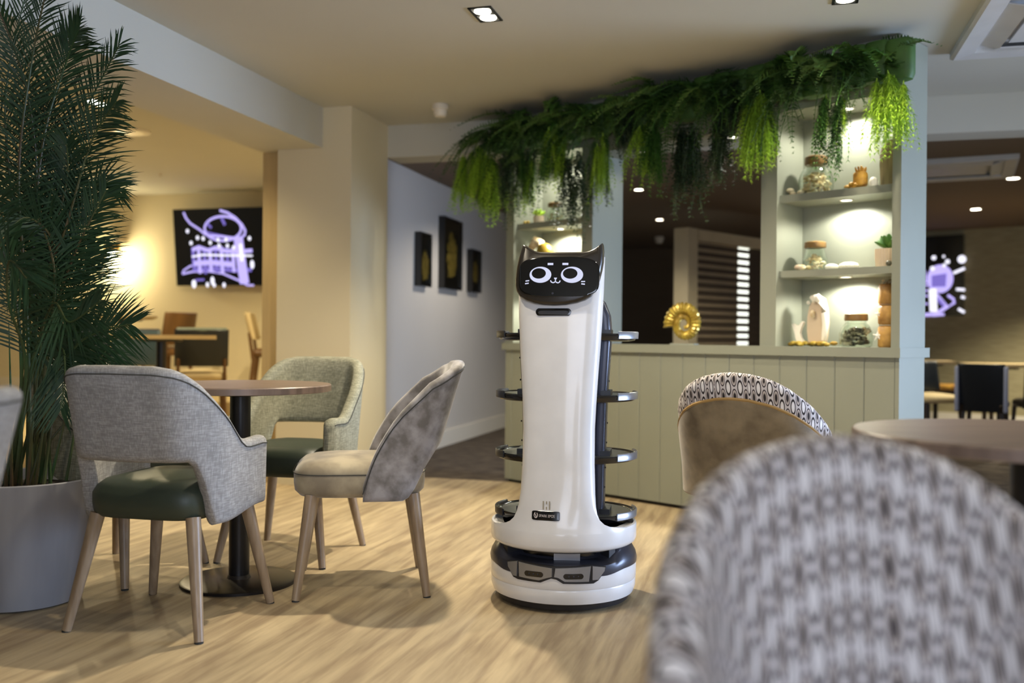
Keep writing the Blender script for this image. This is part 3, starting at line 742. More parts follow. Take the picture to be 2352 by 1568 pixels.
# dark band above the ring: high at the sides and the back, dropping to a deep slot at the front
b = MB(); loops = []
for lev in range(6):
    lp = []
    for k in range(96):
        a = 2*pi*k/96; fr = ss(62, 40, abs((math.degrees(a)+90+180) % 360-180))   # 1 at the front (-y)
        rr, zz = [(.2635, .140-.012*fr), (.2650, .152-.006*fr), (.2600, .172-.010*fr), (.246-.01*fr, .196-.028*fr), (.235-.045*fr, .209-.036*fr), (.20-.03*fr, .212-.012*fr)][lev]
        lp.append((rr*cos(a), rr*sin(a), zz))
    loops.append(lp)
b.loft(loops).build('sensor_band', M['robotgrey'], rob)
MB().lathe([(.185, .15), (.185, .215)], n=64).build('lidar_slot', M['robotblack'], rob)
for a in (-52, 52): MB().box((.212*sin(R(a)), -.212*cos(R(a)), .19), (.03, .05, .042), rz=R(a)).build('slot_pillar', M['robotdark'], rob, smooth=False)
MB().box((.035, -.188, .185), (.09, .012, .03), rz=R(8)).build('lidar_window', M['silver'], rob, smooth=False)
# silver goggle plates with camera pills
def cyl(a, z, r): return (r*sin(R(a)), -r*cos(R(a)), z)
def plate(pts, r0, r1, name, m, nsub=1):
    mb = MB(); out = []
    for (a0, z0), (a1, z1) in zip(pts, pts[1:]+pts[:1]):
        n = max(1, int(abs(a1-a0)/4))
        for k in range(n): out.append((a0+(a1-a0)*k/n, z0+(z1-z0)*k/n))
    ca = sum(p[0] for p in out)/len(out); cz = sum(p[1] for p in out)/len(out); N = len(out)
    rings = [(1.0, r0), (1.0, r1-.003), (.97, r1)]; vs = []
    for s_, r in rings: vs += [cyl(ca+(a-ca)*s_, cz+(z-cz)*s_, r) for a, z in out]
    # inner concentric rings keep the face on the curve
    for s_ in (.66, .33): vs += [cyl(ca+(a-ca)*s_, cz+(z-cz)*s_, r1) for a, z in out]
    vs.append(cyl(ca, cz, r1)); R_ = len(rings)+2; fs = []
    for i in range(R_-1):
        for k in range(N): fs.append((i*N+k, i*N+(k+1) % N, (i+1)*N+(k+1) % N, (i+1)*N+k))
    for k in range(N): fs.append(((R_-1)*N+k, (R_-1)*N+(k+1) % N, R_*N))
    mb.add(vs, fs); return mb.build(name, m, rob, sharp=30)
plate([(-40.5, .163), (-40, .145), (-34, .113), (-29.5, .108), (-10, .1075), (-5.5, .117), (-2, .124), (2, .121), (7, .1075), (30, .106), (34, .115), (40, .147), (40.5, .160), (28, .170), (1, .166), (-26, .173)], .255, .2655, 'goggle_surround', M['robotdark'])
plate([(-28, .170), (-27.5, .119), (-11, .115), (-5, .125), (-1, .130), (-1, .160)], .262, .2685, 'goggle_plate', M['silver'])
plate([(0, .130), (3, .128), (8, .115), (26, .114), (27.5, .166), (1, .160)], .262, .2685, 'goggle_plate', M['silver'])
plate([(-39, .161), (-38.5, .146), (-33, .118), (-29.5, .118), (-29, .171)], .262, .268, 'goggle_cheek', M['silver'])
plate([(28.5, .118), (33, .118), (38.5, .146), (39, .158), (28.5, .166)], .262, .268, 'goggle_cheek', M['silver'])
for a0, z0 in ((-15, .1355), (14.3, .1335)):
    pts = []
    for k in range(20):
        q = 2*pi*k/20; pts.append((a0+(5.2 if cos(q) > 0 else -5.2)+2.3*cos(q), z0+.0095*sin(q)))
    pl = plate(pts, .266, .2698, 'camera_window', M['robotblack'])
    for da in (-3.4, 0, 3.4): MB().ball(cyl(a0+da, z0, .2700), .0028, n=8, m=5).build('camera_lens', M['robotgrey'], pl)
# upper skirt and deck
MB().lathe([(.228, .205), (.247, .208), (.258, .216), (.262, .228), (.262, .272), (.260, .278), (.252, .279), (.247, .272), (.247, .262)], n=96).build('upper_skirt', M['robotwhite'], rob)
MB().lathe([(.248, .262), (.2, .266), (.05, .266)], n=64).build('deck', M['robotblack'], rob)
MB().lathe([(.225, .2), (.225, .206)], n=48).build('skirt_underside', M['robotdark'], rob)
# front panel: a sheet that rises from the skirt and narrows, then widens to the head
wt = [(.272, .262), (.278, .235), (.283, .205), (.290, .182), (.300, .163), (.315, .148), (.335, .139), (.36, .1335), (.40, .1295), (.50, .1255), (.62, .1245), (.75, .130), (.90, .140), (1.0, .1455), (1.1, .149), (1.215, .1505)]
yf = [(.272, -.262), (.29, -.257), (.32, -.250), (.37, -.240), (.45, -.231), (.6, -.221), (.8, -.212), (1.0, -.207), (1.05, -.204), (1.215, -.176)]
zs = [.272, .278, .283, .290, .300, .315, .335, .36, .40, .45, .50, .56, .62, .70, .8, .9, 1.0, 1.04, 1.1, 1.16, 1.20, 1.215]
outer = []; inner = []; nc = 24
for z in zs:
    wz = interp(wt, z); y0 = interp(yf, z); bl_ = ss(.30, .42, z); sd = .085*ss(.30, .60, z)+.03*ss(.6, 1.1, z)
    ro, ri = [], []
    for k in range(-nc, nc+1):
        c = k/nc; x = wz*sin(c*pi/2)
        yc = y0+(RB-sqrt(max(0, RB*RB-x*x)))                      # on the skirt's circle
        dd = .062; yp = y0+dd*(1-(max(0, 1-abs(x/wz)**3.2))**(1/2.2))
        y = yc*(1-bl_)+yp*bl_
        ro.append((x, y, z)); th = .012
        ri.append((x*(1-th/wz), y+th*(1 if bl_ > .5 else .8), z))
    # side returns
    for sgn, lst in ((1, 'r'), (-1, 'l')):
        xe, ye, _ = ro[-1] if sgn > 0 else ro[0]; xi, yi, _ = ri[-1] if sgn > 0 else ri[0]
        ext_o = [(xe-sgn*.006*j*j/4, ye+sd*j/4, z) for j in range(1, 5)]; ext_i = [(xi-sgn*.006*j*j/4, yi+(sd-.004)*j/4, z) for j in range(1, 5)]
        if sgn > 0: ro += ext_o; ri += ext_i
        else: ro = list(reversed(ext_o))+ro; ri = list(reversed(ext_i))+ri
    outer.append(ro); inner.append(ri)
b = MB(); loops = [o_+list(reversed(i_)) for o_, i_ in zip(outer, inner)]
b.loft(loops).build('front_panel', M['robotwhite'], rob, sharp=50)
# horizontal joint below the sensor slot is hinted by a hairline
# head shell behind the bezel
HX = lambda px: (px-1289.5)/663.0
HZ = lambda py: .93+(777.0-py)*3.285/2218
def HY(x, z, d): return -.218+(z-1.04)*.145-d+.010*(x/.15)**2
outl_px = [(1203.5, 559), (1206, 558.4), (1212, 560), (1221, 567), (1232, 573), (1245.5, 576), (1270, 576.8), (1295, 576.6), (1320, 576.6), (1349, 576), (1362, 572.5), (1374, 566), (1382, 560), (1386.5, 556), (1388, 560), (1389.5, 575), (1389, 598.5), (1386, 620), (1381.6, 640.6), (1374.6, 660), (1363, 680), (1350, 688.5), (1332.5, 695), (1308, 699.5), (1282, 701), (1258, 700), (1237, 697), (1217, 690), (1200.6, 680), (1193, 668), (1189.5, 655), (1189, 640), (1191.5, 612), (1196, 588)]
outl = [(HX(x), HZ(y)) for x, y in outl_px]
cx, cz = HX(1289), HZ(636)
def ring(sx, sz, d, keep=0):
    lp = []
    for x, z in outl:
        zz = cz+(z-cz)*sz; xx = cx+(x-cx)*sx
        lp.append((xx, HY(xx, zz, d), zz))
    return lp
b = MB(); b.loft([ring(.985, .99, -.055), ring(1.0, 1.0, -.030), ring(1, 1, .0), ring(.985, .985, .009), ring(.955, .945, .016), ring(.90, .86, .020)]).build('head_bezel', M['bezel'], rob, sharp=55)
# white cap behind the ears
b = MB(); sc = []
for s_, d in ((.97, -.050), (.985, -.062), (.98, -.10), (.93, -.125)):
    sc.append([(cx+(x-cx)*s_, HY(0, cz, d)+.02*(z-cz), cz+(min(z, HZ(570))-cz)*s_) for x, z in outl])
b.loft(sc).build('head_shell', M['robotwhite'], rob, sharp=50)
# screen: rounded rectangle
scr = []
for k in range(56):
    a = 2*pi*(k+.5)/56; px = 1291+91.5*sgnp(cos(a), .36); py = 634.5-46.5*sgnp(sin(a), .42); py += 5.5*((px-1291)/91)**2*(1 if py < 634 else -.6)
    scr.append((HX(px), HZ(py)))
b = MB(); sx_, sz_ = HX(1291), HZ(634.5)
rg = [[(sx_+(x-sx_)*s_, HY(sx_+(x-sx_)*s_, sz_+(z-sz_)*s_, d), sz_+(z-sz_)*s_) for x, z in scr] for s_, d in ((1, .014), (1, .0212), (.985, .0222), (.93, .0222), (.85, .0222), (.72, .0222), (.55, .0222), (.35, .0222), (.15, .0222), (.02, .0222))]
screen = b.loft(rg).build('face_screen', M['screen'], rob, sharp=40)
def FP(px, py, d=.0230): x, z = HX(px), HZ(py); return (x, HY(x, z, d), z)
def fpoly(pts, name, m=None, d=.0232): return MB().prism(pts, lambda x, y: FP(x, y, .0222), lambda x, y: FP(x, y, d)).build(name, m or M['face'], screen, smooth=False)
for ex, ey, px_, py_ in ((1249.5, 630.3, 1245.6, 627.2), (1321.2, 630.6, 1317.1, 627.6)):
    mb = MB(); o_ = ell(ex, ey, 25, 18.7, n=40)[:-1]; i_ = ell(px_, py_, 16.3, 12.1, n=40)[:-1]; n = 40
    mb.add([FP(*p, .0232) for p in o_]+[FP(*p, .0232) for p in i_], [(k, (k+1) % n, n+(k+1) % n, n+k) for k in range(n)])
    mb.build('eye_glow', M['face'], screen, smooth=False)
for x0, x1 in ((1265.5, 1278.2), (1299, 1312.4)): fpoly([(x0, 603), (x1, 603), (x1, 608), (x0, 608)], 'brow')
fpoly([(1280.5, 637.2), (1287.8, 637.2), (1286.2, 641), (1282.2, 641)], 'nose')
mb = MB(); line_strip(mb, [(1284.2, 640), (1284.2, 645)], 2.2, lambda x, y: FP(x, y, .0232))
line_strip(mb, [(1273, 643.5), (1275, 647.3), (1279, 648.9), (1282.5, 647.6), (1284.2, 645), (1286, 647.8), (1290, 649.3), (1293.5, 647.5), (1295, 643.8)], 2.6, lambda x, y: FP(x, y, .0233)); mb.build('mouth', M['face'], screen, smooth=False)
for q in ([(1215.5, 643.4), (1224, 642.4), (1224, 645), (1215.5, 646)], [(1214.5, 649.6), (1223, 648.4), (1223, 651), (1214.5, 652.2)], [(1342, 644.8), (1351, 644.6), (1351, 647), (1342, 647.4)], [(1342.5, 650), (1350.5, 650.6), (1350.5, 653.6), (1342.5, 652.8)]): fpoly(q, 'whisker')
fpoly(ell(1278.6, 673.3, 2.6, 2.6, n=12)[:-1], 'front_camera', M['robotgrey'])
# sensor slot pill below the head
b = MB(); pill = []
for k in range(28):
    q = 2*pi*k/28; pill.append(((.0485 if cos(q) > 0 else -.0485)+.0125*cos(q), .0128*sin(q)))
def yfz(z): return interp(yf, z)
SX, SZ = HX(1278.5), 1.021
def SY(x, z):
    wz = interp(wt, z); y0 = interp(yf, z); bl_ = ss(.30, .42, z)
    return (y0+(RB-sqrt(RB*RB-x*x)))*(1-bl_)+(y0+.062*(1-(max(0, 1-abs(x/wz)**3.2))**(1/2.2)))*bl_
def PY(x, z, d): return SY(x, z)-d
b.loft([[(SX+x*s_, PY(x, SZ+z*s_, d), SZ+z*s_) for x, z in pill] for s_, d in ((1, -.004), (1, .0035), (.93, .0045))]).build('sensor_slot', M['robotblack'], rob, sharp=40)
b = MB(); b.loft([[(SX+x*s_*.90, PY(x, SZ+z*s_*.6, d), SZ-.002+z*s_*.55) for x, z in pill] for s_, d in ((1, .003), (.95, .0056))]).build('sensor_lens', M['bezel'], rob, sharp=40)
# name label and small mark
LBX, LBZ, LBW, LBH = HX(1268)+.001, .331, .097, .031
def LP(x, z, d): X = LBX+x; return (X, SY(X, LBZ+z)-d, LBZ+z)
lab = MB(); rr_ = []
for k in range(32):
    q = 2*pi*(k+.5)/32; rr_.append((LBW/2*sgnp(cos(q), .22), LBH/2*sgnp(sin(q), .22)))
label = lab.loft([[LP(x*k_, z*k_, d_) for x, z in rr_] for k_, d_ in ((1, -.003), (1, .0026), (.97, .0028), (.8, .0028), (.6, .0028), (.4, .0028), (.2, .0028), (.02, .0028))]).build('name_label', M['robotblack'], rob, smooth=False)
label['label'] = 'small black rounded label reading SPARK EPOS'
def text(s, size, loc, parent, m, name, rx=pi/2, ext=.0004, bold=0, sx=1):
    cu = bpy.data.curves.new(name, 'FONT'); cu.body = s; cu.size = size; cu.extrude = ext; cu.align_x = 'LEFT'; cu.align_y = 'CENTER'; cu.offset = bold
    t = bpy.data.objects.new(name, cu); COL.objects.link(t); dg = bpy.context.evaluated_depsgraph_get(); dg.update()
    me = bpy.data.meshes.new_from_object(t.evaluated_get(dg)); bpy.data.objects.remove(t)
    me.name = name; me.materials.clear(); me.materials.append(m)
    o = link(name, me, parent, loc); o.rotation_euler = (rx, 0, 0); o.scale = (sx, 1, 1); return o
M['labelwhite'] = mat('label_lettering', '#d8cfcc', .5)
tx = text('SPARK EPOS', .0125, (0, 0, 0), label, M['labelwhite'], 'lettering', rx=0)
for v in tx.data.vertices: v.co = LP(-.0235+v.co.x*.80, -.0005+v.co.y, .0036+v.co.z)
tx['kind'] = 'stuff'
mb = MB(); line_strip(mb, [(x, z) for x, z in ell(-.0345, .001, .0058, .0088, 110, 420, n=24)], .0026, lambda x, y: LP(x, y, .0036)); line_strip(mb, [(-.0385, .006), (-.0345, .0005), (-.0325, -.0075)], .0028, lambda x, y: LP(x, y, .0037)); mb.build('emblem', M['labelwhite'], label, smooth=False)
M['mark'] = mat('grey_print', '#a79f8c', .6)
mb = MB()
for x0, z0, z1 in ((-.009, -.0145, .0145), (.0125, -.0145, .0145)): mb.box(LP(x0, .0345, .0032), (.0042, .0008, .029))
for z0 in (.0435, .0255): mb.box(LP(.002, z0, .0032), (.0040, .0008, .0095))
tag(mb.build('printed_mark', M['mark'], rob, smooth=False), kind='stuff')
# side supports that carry the trays, joined by an arch under the head
def support(sgn):
    pts = []
    tb = [(.262, .122), (.36, .126), (.5, .128), (.7, .133), (.86, .142), (.95, .147), (1.01, .142), (1.05, .126), (1.075, .10), (1.085, .06), (1.09, 0)]
    loops = []
    for i, (z, x) in enumerate(tb):
        z0, x0 = tb[max(i-1, 0)]; z1, x1 = tb[min(i+1, len(tb)-1)]; dx, dz = x1-x0, z1-z0; l = sqrt(dx*dx+dz*dz); nx, nz_ = dz/l, -dx/l
        t = .021; D = .050
        sec = []
        for k in range(16):
            q = 2*pi*(k+.5)/16; u_ = t*sgnp(cos(q), .5); v_ = D*sgnp(sin(q), .5); sec.append((sgn*(x+nx*u_), .015+v_, z+nz_*u_))
        loops.append(sec)
    return MB().loft(loops).build('tray_support', M['robotgrey'], rob, sharp=50)
support(1); support(-1)
for sgn in (1, -1):
    mb = MB()
    for z in (.40, .47, .56, .63, .78, .86): mb.lathe([(.003, -.001), (.003, .001)], c=(0, 0, 0), n=8) if False else mb.box((sgn*(.1485+.033*(z-.4)), -.012, z), (.004, .006, .006))
    tag(mb.build('peg_holes', M['robotblack'], rob, smooth=False), kind='stuff')
MB().box((0, -.02, 1.04), (.24, .14, .10)).build('head_mount', M['robotdark'], rob, smooth=False)
# four oval trays
TY, TE = .052, .80
for i, z in enumerate((.952, .735, .520, .312)):
    e_ = MB().lathe([(.225, z-.030), (.248, z-.026), (.256, z-.014), (.257, z-.006), (.254, z-.002), (.249, z-.004), (.246, z-.009), (.001, z-.010)], c=(0, TY, 0), n=72, ell=TE).build('tray', M['robotblack'], rob)
    MB().lathe([(.240, z-.0098), (.236, z-.0065), (.001, z-.0065)], c=(0, TY, 0), n=64, ell=TE).build('tray_mat', M['traymat'], e_)
    for a0, a1, m in ((-40, 22, M['silver']), (155, 215, M['robotdark'])):
        mb = MB(); sec = []
        for k in range(11):
            q = R(a0+(a1-a0)*k/10); c_, s_ = cos(q), sin(q)
            sec.append([(r*c_, TY+TE*r*s_, zz) for r, zz in ((.256, z-.020), (.2605, z-.020), (.2615, z+.003), (.2585, z+.006), (.2545, z+.002))])
        mb.loft(sec).build('rim_guard', m, e_, sharp=60)
    for sgn in (1, -1): MB().box((sgn*.150, .012, z-.001), (.036, .10, .026)).build('tray_clip', M['robotdark'], e_, smooth=False)

# ------------------------------------------------------------------ planter and palm
PC = Vector((-1.71, 3.38, 0))
pl = empty('planter', PC, 0, 'large round grey planter holding the palm, at the left edge', 'planter')
MB().lathe([(.175, 0), (.192, .008), (.205, .10), (.222, .25), (.238, .38), (.246, .42), (.247, .428), (.243, .432), (.236, .428), (.232, .40), (.222, .385)], n=64).build('pot', M['potgrey'], pl)
MB().lathe([(.228, .385), (.15, .40), (.001, .405)], n=40).build('soil', M['soil'], pl)
palm = empty('potted_palm', PC+Vector((0, 0, .40)), 0, 'tall bushy palm with long feathery dark fronds in the grey planter', 'palm')
rp = random.Random(21)
def frond(base, pts, L0, nl, droop=.25, seed=0, stem_r=.006, bare=.35):
    """stem through pts (relative), leaflets in two ranks beyond the bare part"""
    rr = random.Random(seed)
    # smooth the control points (Catmull-Rom)
    P = [Vector(p) for p in pts]; S = []
    for i in range(len(P)-1):
        p0 = P[max(i-1, 0)]; p1 = P[i]; p2 = P[i+1]; p3 = P[min(i+2, len(P)-1)]
        for k in range(8):
            t = k/8; S.append(.5*((2*p1)+(p2-p0)*t+(2*p0-5*p1+4*p2-p3)*t*t+(3*p1-p0-3*p2+p3)*t**3))
    S.append(P[-1]); n = len(S)
    st = MB().tube(S, [stem_r*(1-.8*i/n)+.0008 for i in range(n)], n=6)
    stem = st.build('frond_stem', M['palmstem'], palm)
    b = MB()
    side0 = None
    for k in range(nl):
        f = bare+(1-bare)*(k/(nl-1)); x = f*(n-1); i = min(int(x), n-2); p = S[i].lerp(S[i+1], x-i); d = (S[i+1]-S[i]).normalized()
        sd = d.cross(Vector((0, -1, .25))).normalized()
        if side0 and side0.dot(sd) < 0: sd = -sd
        side0 = sd; q = (f-bare)/(1-bare)
        ln = L0*(.45+.75*sin(pi*min(1, .12+q*.80)))*(1-.35*q)*rr.uniform(.9, 1.08)
        for sg in (-1, 1):
            ang = R(62-34*q+rr.uniform(-5, 5)); dr = (d*cos(ang)+sd*sg*sin(ang)+Vector((0, rr.uniform(-.18, .18), 0))).normalized()
            w = .0034*rr.uniform(.85, 1.15); up = dr.cross(Vector((0, 1, 0))).normalized()
            if abs(up.length) < .1: up = Vector((0, 0, 1))
            c = []; 
            for j in range(5):
                t = j/4; c.append(p+dr*ln*t+Vector((0, 0, -1))*droop*ln*t*t*rr.uniform(.8, 1.2))
            wd_ = [.35, 1, .9, .6, .02]
            vs = []
            for j in range(5): vs += [c[j]+up*w*wd_[j], c[j]-up*w*wd_[j]]
            b.add(vs, [(2*j, 2*j+1, 2*j+3, 2*j+2) for j in range(4)])
    b.build('frond_leaflets', M['palm'], stem, smooth=False)
def pxp(px, py, Z):
    # a place on the picture at depth Z turned into metres, relative to the palm's foot
    X = (px-1176)/2218*Z; zz = .93+(777-.0089*(1176-px)-py)/2218*Z
    return Vector((X, Z, zz))-(PC+Vector((0, 0, .40)))
FR = [  # (tip px, mid px, lower px) positions with depths
    [(95, 700, 3.40), (110, 450, 3.40), (190, 260, 3.40), (268, 105, 3.30)],
    [(85, 720, 3.35), (150, 520, 3.30), (205, 330, 3.25), (262, 235, 3.15)],
    [(100, 740, 3.45), (165, 560, 3.45), (215, 430, 3.45), (262, 425, 3.45)],
    [(110, 820, 3.40), (130, 700, 3.35), (180, 560, 3.3), (240, 440, 3.25)],
    [(120, 860, 3.42), (150, 760, 3.42), (175, 640, 3.45), (215, 560, 3.5)],
    [(60, 700, 3.30), (40, 400, 3.25), (70, 130, 3.20), (110, -60, 3.1)],
    [(55, 700, 3.40), (20, 420, 3.40), (10, 200, 3.42), (60, -40, 3.45)],
    [(75, 650, 3.38), (80, 380, 3.35), (50, 180, 3.30), (-10, 20, 3.2)],
    [(90, 700, 3.5), (130, 400, 3.55), (120, 200, 3.6), (160, 60, 3.6)],
    [(70, 640, 3.35), (95, 330, 3.30), (145, 150, 3.28), (175, 70, 3.2)],
    [(45, 760, 3.30), (0, 560, 3.2), (-40, 420, 3.1), (-110, 300, 3.0)],
    [(70, 860, 3.30), (120, 700, 3.22), (160, 740, 3.15), (230, 690, 3.05)],
    [(120, 900, 3.35), (170, 800, 3.25), (235, 760, 3.2), (300, 745, 3.15)],
    [(130, 900, 3.45), (160, 810, 3.5), (200, 800, 3.5), (270, 850, 3.5)],
    [(60, 850, 3.25), (20, 700, 3.1), (20, 600, 3.0), (60, 640, 2.95)],
    [(110, 760, 3.5), (60, 600, 3.6), (110, 480, 3.65), (190, 420, 3.7)],
    [(90, 620, 3.45), (30, 330, 3.5), (-30, 250, 3.5), (-90, 260, 3.5)],
    [(100, 780, 3.38), (110, 600, 3.36), (150, 420, 3.3), (150, 330, 3.25)],
    [(105, 840, 3.36), (125, 640, 3.3), (95, 520, 3.3), (70, 470, 3.3)],
    [(95, 880, 3.4), (140, 800, 3.3), (150, 860, 3.2), (140, 940, 3.15)],
    [(100, 700, 3.4), (120, 560, 3.32), (60, 500, 3.25), (10, 540, 3.2)],
    [(90, 700, 3.45), (70, 470, 3.5), (110, 330, 3.5), (90, 230, 3.5)],
]
for i, ctl in enumerate(FR):
    a = rp.uniform(0, 2*pi); r0 = rp.uniform(.02, .11)
    foot = Vector((r0*cos(a), r0*sin(a)*.7, 0))
    pts = [foot]+[pxp(*c) for c in ctl]
    frond(None, pts, rp.uniform(.18, .24), 60 if i < 11 else 44, rp.uniform(.12, .34), seed=i*3+1, bare=.30)
for i in range(16):   # bare shoots and stalks at the foot
    a = rp.uniform(0, 2*pi); r0 = rp.uniform(.04, .17); h = rp.uniform(.30, .62); lean = rp.uniform(.08, .28)
    p = [Vector((r0*cos(a), r0*sin(a), -.01)), Vector((r0*1.2*cos(a)+lean*.2*cos(a), r0*1.2*sin(a), h*.5)), Vector(((r0+lean)*cos(a), (r0+lean*.6)*sin(a), h))]
    MB().tube(p, [.006, .0045, .0015], n=6).build('stalk', M['palmstem'], palm)

# ------------------------------------------------------------------ hanging greenery along the top of the divider
rg_ = random.Random(5)
def leaf_mesh(kind, seed):
    rr = random.Random(seed); b = MB()
    if kind == 'fern':          # arching frond along +x, drooping
        L = .27; n = 26
        pts = [Vector((L*t, .012*sin(3*t), .03*sin(pi*t)-.20*t*t)) for t in [i/n for i in range(n+1)]]
        b.tube(pts[::4], .0014, n=4)
        for i in range(1, n+1):
            t = i/n; w_ = .050*sin(pi*min(1, .12+.86*t))**.8*(1.05-.6*t)+.004
            for sg in (-1, 1):
                d = Vector((.50, sg, rr.uniform(-.55, .15))).normalized(); p = pts[i]; q = p+d*w_; s_ = Vector((1, 0, .3*rr.uniform(-1, 1)))*.0052
                b.add([p-s_*.5, p+s_*.5, p.lerp(q, .55)+s_*.8, q, p.lerp(q, .55)-s_*.8], [(0, 1, 2, 3, 4)])
    elif kind == 'plume':       # fluffy asparagus fern, hanging down
        L = .36
        for s_ in range(8):
            ph = rr.uniform(0, 6.28); sp = rr.uniform(.0, .07); l = L*rr.uniform(.7, 1)
            prev = Vector((0, 0, 0)); c = []
            for i in range(15):
                t = i/14; c.append(Vector((cos(ph)*sp*sin(t*1.6), sin(ph)*sp*sin(t*1.6), -l*t)))
            b.tube(c[::3], .0009, n=3)
            for i in range(1, 15):
                for k in range(9):
                    a = rr.uniform(0, 6.28); ln = .034*(1.15-i/15*.6)*rr.uniform(.7, 1.2)
                    q = c[i]+Vector((cos(a)*ln, sin(a)*ln, -ln*rr.uniform(.3, 1.2))); sw = Vector((-sin(a), cos(a), 0))*.0019
                    b.add([c[i]-sw, c[i]+sw, q], [(0, 1, 2)])
    elif kind == 'trail':       # trailing stems of tiny leaves
        L = .34
        for s_ in range(5):
            ph = rr.uniform(0, 6.28); sp = rr.uniform(.01, .035); l = L*rr.uniform(.6, 1); c = []
            for i in range(20): t = i/19; c.append(Vector((cos(ph)*sp*(.3+t)+.008*sin(9*t+s_), sin(ph)*sp*(.3+t), -l*t)))
            b.tube(c[::3], .0009, n=3)
            for i in range(20):
                for k in range(3):
                    a = rr.uniform(0, 6.28); d = Vector((cos(a), sin(a), -.5)).normalized(); p = c[i]+d*.004; sw = Vector((-sin(a), cos(a), rr.uniform(-.5, .5)))*.0052
                    b.add([p, p+d*.008+sw, p+d*.017, p+d*.008-sw], [(0, 1, 2, 3)])
    else:                       # broad: short rosette leaf
        for k in range(4):
            a = rr.uniform(-.6, .6); d = Vector((cos(a), sin(a), rr.uniform(-.2, .3))); l = rr.uniform(.07, .12); s_ = Vector((-sin(a), cos(a), 0))*.018
            b.add([Vector((0, 0, 0)), d*l*.4+s_, d*l, d*l*.4-s_], [(0, 1, 2, 3)])
    me = bpy.data.meshes.new('leaf_'+kind); me.from_pydata(b.v, [], b.f); return me
def with_mat(me, m):
    c = me.copy(); c.materials.append(m); return c
LM = {'fern': [with_mat(leaf_mesh('fern', i), M['fern']) for i in range(3)], 'fernmid': [with_mat(leaf_mesh('fern', 10+i), M['mid']) for i in range(2)],
      'lime': [with_mat(leaf_mesh('plume', i), M['lime']) for i in range(4)], 'midplume': [with_mat(leaf_mesh('plume', 20+i), M['mid']) for i in range(2)],
      'trail': [with_mat(leaf_mesh('trail', i), M['trail']) for i in range(3)], 'broad': [with_mat(leaf_mesh('broad', i), M['mid']) for i in range(3)]}
PARTN = {'fern': 'fern_frond', 'fernmid': 'fern_frond', 'lime': 'feathery_spray', 'midplume': 'feathery_spray', 'trail': 'trailing_stem', 'broad': 'broad_leaf'}
FRONT = (-UW)
def clump(name, t, s, z, items, label, cat='plant'):
    base = U(t, s, z); e = empty(name, base, 0, label, cat, 'artificial greenery hung along the top of the divider')
    for kind, cnt, sc in items:
        for k in range(cnt):
            me = rg_.choice(LM[kind]); o = link(PARTN[kind], me, e)
            dx = rg_.uniform(-.09, .09); dz = rg_.uniform(-.05, .05)
            if kind in ('fern', 'fernmid', 'broad'):
                yaw = atan2(FRONT.y, FRONT.x)+R(rg_.uniform(-85, 85)); pitch = R(rg_.uniform(-35, 45))
                off = UU*dx-UW*rg_.uniform(.0, .06)
                o.location = off+Vector((0, 0, dz)); o.rotation_euler = (R(rg_.uniform(-30, 30)), pitch, yaw); q = sc*rg_.uniform(.8, 1.15)
                # keep the frond under the ceiling
                o.scale = (q, q, q)
            else:
                o.location = UU*dx*.7-UW*rg_.uniform(.03, .09)+Vector((0, 0, dz)); o.rotation_euler = (R(rg_.uniform(-9, 9)), R(rg_.uniform(-9, 9)), rg_.uniform(0, 6.28)); q = sc*rg_.uniform(.85, 1.1); o.scale = (q, q, q)
    return e
